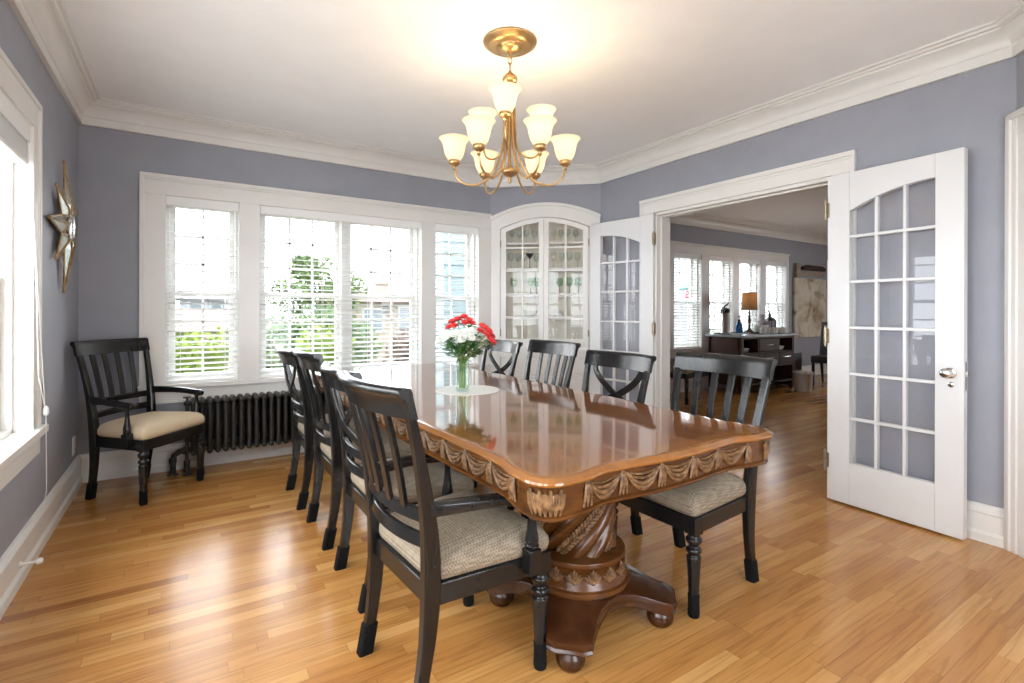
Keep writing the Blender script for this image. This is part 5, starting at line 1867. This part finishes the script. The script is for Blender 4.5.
def house(label, x0, x1, y0, y1, eave, ridge, wallm, roofm, wins, chim=()):
    r = thing('house', label, 'house', (0, 0, GZ))
    q = MB()
    q.box(x0, x1, y0, y1, -1.5, eave - GZ)
    q.build('wall', wallm, r)
    q = MB()
    ym = (y0 + y1) / 2
    e_, rg = eave - GZ, ridge - GZ
    o_ = 0.4
    hip = (x1 - x0) * 0.22
    q.loft([[(x0 - o_, y0 - o_, e_), (x1 + o_, y0 - o_, e_), (x1 + o_, y1 + o_, e_), (x0 - o_, y1 + o_, e_)],
            [(x0 + hip, ym - 0.05, rg), (x1 - hip, ym - 0.05, rg), (x1 - hip, ym + 0.05, rg), (x0 + hip, ym + 0.05, rg)]])
    q.build('roof', roofm, r, angle=20)
    for (wx, wz, ww, wh) in wins:
        q = MB()
        q.box(wx - ww / 2 - 0.08, wx + ww / 2 + 0.08, y0 - 0.06, y0, wz - GZ - 0.08, wz + wh - GZ + 0.08)
        f_ = q.build('window', TRIMOUT, r)
        q = MB()
        q.box(wx - ww / 2, wx + ww / 2, y0 - 0.07, y0 - 0.05, wz - GZ, wz + wh - GZ)
        q.build('pane', DARKW, f_)
    for cx_, cz in chim:
        q = MB()
        q.box(cx_ - 0.25, cx_ + 0.25, ym - 0.3, ym + 0.3, e_ - 0.2, cz - GZ)
        q.box(cx_ - 0.31, cx_ + 0.31, ym - 0.36, ym + 0.36, cz - GZ, cz - GZ + 0.1)
        q.build('chimney', BEIGE, r)
    return r
TRIMOUT = mat('outdoor_trim', (0.22, 0.22, 0.22), 0.6)
DARKW = mat('outdoor_pane', (0.06, 0.08, 0.09), 0.2)
BEIGE = noisy('beige_siding', (0.138, 0.114, 0.09), (0.168, 0.141, 0.111), 4.0, 0.8)
ROOFO = noisy('orange_tile_roof', (0.1056, 0.0484, 0.0308), (0.1496, 0.0748, 0.0484), 8.0, 0.8)
ROOFR = noisy('red_roof', (0.1, 0.034, 0.028), (0.128, 0.05, 0.04), 8.0, 0.8)
GREYW = noisy('pale_siding', (0.154, 0.1694, 0.187), (0.187, 0.2046, 0.22), 4.0, 0.8)
house('low house with orange tiled roof beyond the hedge, left window', -3.2, 3.2, 22.0, 28.0, 0.45, 1.22, BEIGE, ROOFO, [(-0.9, -0.7, 0.9, 0.9), (1.2, -0.7, 0.9, 0.9)])
house('pale house with dark windows behind the orange roof, left window', -0.3, 2.6, 32.0, 38.0, 1.75, 2.4, GREYW, noisy('grey_roof', (0.168, 0.168, 0.18), (0.24, 0.24, 0.252), 6.0, 0.8), [(0.5, 0.95, 0.7, 0.7), (1.5, 0.95, 0.7, 0.7), (2.2, 0.95, 0.4, 0.7)])
house('beige house with red roof and chimneys, right half of the double window', 5.5, 10.0, 22.0, 27.0, 1.55, 2.15, BEIGE, ROOFR, [(6.9, 0.3, 0.8, 0.9), (8.4, 0.2, 0.6, 1.1), (9.2, 0.2, 0.6, 1.1)], [(6.2, 2.35), (8.1, 2.45)])
house('pink-toned house seen through the far room windows', 11.0, 19.0, 24.0, 29.0, 1.5, 2.3, noisy('pink_siding', (0.15, 0.093, 0.078), (0.1725, 0.1125, 0.093), 4.0, 0.8), ROOFR, [(13.0, 0.2, 1.0, 1.0), (15.5, 0.2, 1.0, 1.0), (17.5, 0.2, 1.0, 1.0)])
# porch pillar clad with boards
TEAL = noisy('pale_teal_boards', (0.1612, 0.2184, 0.2288), (0.1924, 0.2496, 0.26), 5.0, 0.7)
q = MB()
for i in range(28):
    z = GZ + 0.16 * i
    q.loft([[(-0.20, -0.2, z), (0.20, -0.2, z), (0.20, 0.2, z), (-0.20, 0.2, z)], [(-0.188, -0.188, z + 0.158), (0.188, -0.188, z + 0.158), (0.188, 0.188, z + 0.158), (-0.188, 0.188, z + 0.158)]])
o = tag(q.build('porch_pillar', TEAL, angle=20), 'pale teal boarded porch pillar outside the window next to the corner cabinet', 'pillar')
o.location = (3.10, 6.4, 0)
# porch of the far room
PW_ = mat('porch_white', (0.255, 0.2625, 0.27), 0.6)
g = MB()
g.box(4.2, 13.5, 5.05, 7.6, -0.2, -0.06)
struct(g.build('porch_floor', mat('porch_boards', (0.09, 0.09, 0.09), 0.7)))
for i, (xx, lb) in enumerate(((7.55, 'white porch post outside the first far window'), (9.05, 'white porch post outside the second far window'), (11.0, 'white porch post outside the fourth far window'))):
    q = MB()
    q.box(-0.11, 0.11, -0.11, 0.11, -0.06, 3.0)
    q.box(-0.15, 0.15, -0.15, 0.15, -0.06, 0.14)
    q.box(-0.14, 0.14, -0.14, 0.14, 2.5, 2.62)
    o = tag(q.build('porch_post', PW_, bevel=0.006), lb, 'post')
    o.location = (xx, 7.3, 0)
ad = thing('porch_chair', 'pale slatted chair on the porch outside the first far window', 'chair', (7.53, 6.35, -0.06), math.radians(185))
q = MB()
for i in range(6):
    xx = -0.25 + 0.1 * i
    q.loft([rrect((xx * 0.9, -0.20, 0.34), (1, 0, 0), (0, 1, 0), 0.04, 0.01), rrect((xx, -0.45, 1.02 - 0.25 * (xx * 2) ** 2 * 0.5), (1, 0, 0), (0, 1, 0), 0.04, 0.01)])
q.build('back_slats', PW_, ad)
q = MB()
for i in range(6):
    q.box(-0.27, 0.27, -0.22 + 0.1 * i, -0.13 + 0.1 * i, 0.35 + 0.012 * i, 0.37 + 0.012 * i)
q.build('seat_slats', PW_, ad)
for sx in (-1, 1):
    q = MB()
    q.box(0.27 * sx - 0.015, 0.27 * sx + 0.015, 0.28, 0.37, 0, 0.60)
    q.box(0.27 * sx - 0.015, 0.27 * sx + 0.015, -0.36, -0.27, 0, 0.60)
    q.build('leg', PW_, ad)
    q = MB()
    q.box(0.29 * sx - 0.05, 0.29 * sx + 0.05, -0.38, 0.42, 0.60, 0.625)
    q.build('armrest', PW_, ad)
hf = thing('bird_feeder', 'turquoise topped bird feeder with pink base on a pole outside the first far window', 'bird feeder', (7.10, 5.55, 1.49))
q = MB()
q.lathe([(0.004, 0.19), (0.03, 0.18), (0.14, 0.10), (0.17, 0.06), (0.165, 0.05), (0.13, 0.09), (0.003, 0.16)], 20)
q.build('canopy', mat('turquoise', (0.02, 0.20, 0.18), 0.4), hf)
q = MB()
q.lathe([(0.004, -0.12), (0.05, -0.12), (0.06, -0.10), (0.05, -0.02), (0.03, 0.06), (0.004, 0.07)], 16)
q.tube([(0, 0, -0.11), (0, 0, -1.55)], 0.012, 8)
q.build('feeder_body', mat('pink_plastic', (0.35, 0.03, 0.06), 0.4), hf)
# white card hanging outside the double window
sg = thing('hanging_tag', 'small white pointed tag hanging outside the double window', 'tag', (1.578, 4.657, 1.135))
q = MB()
q.prism([(-0.035, 0.0), (-0.035, 0.115), (0.035, 0.115), (0.035, -0.03)], -0.004, 0.004, 'y')
q.build('card', mat('white_card', (0.30, 0.30, 0.29), 0.6), sg)
q = MB()
q.tube([(0, 0, 0.115), (0, 0.0, 0.855)], 0.0012, 5)
q.build('string', mat('card_string', (0.3, 0.3, 0.3), 0.6), sg)
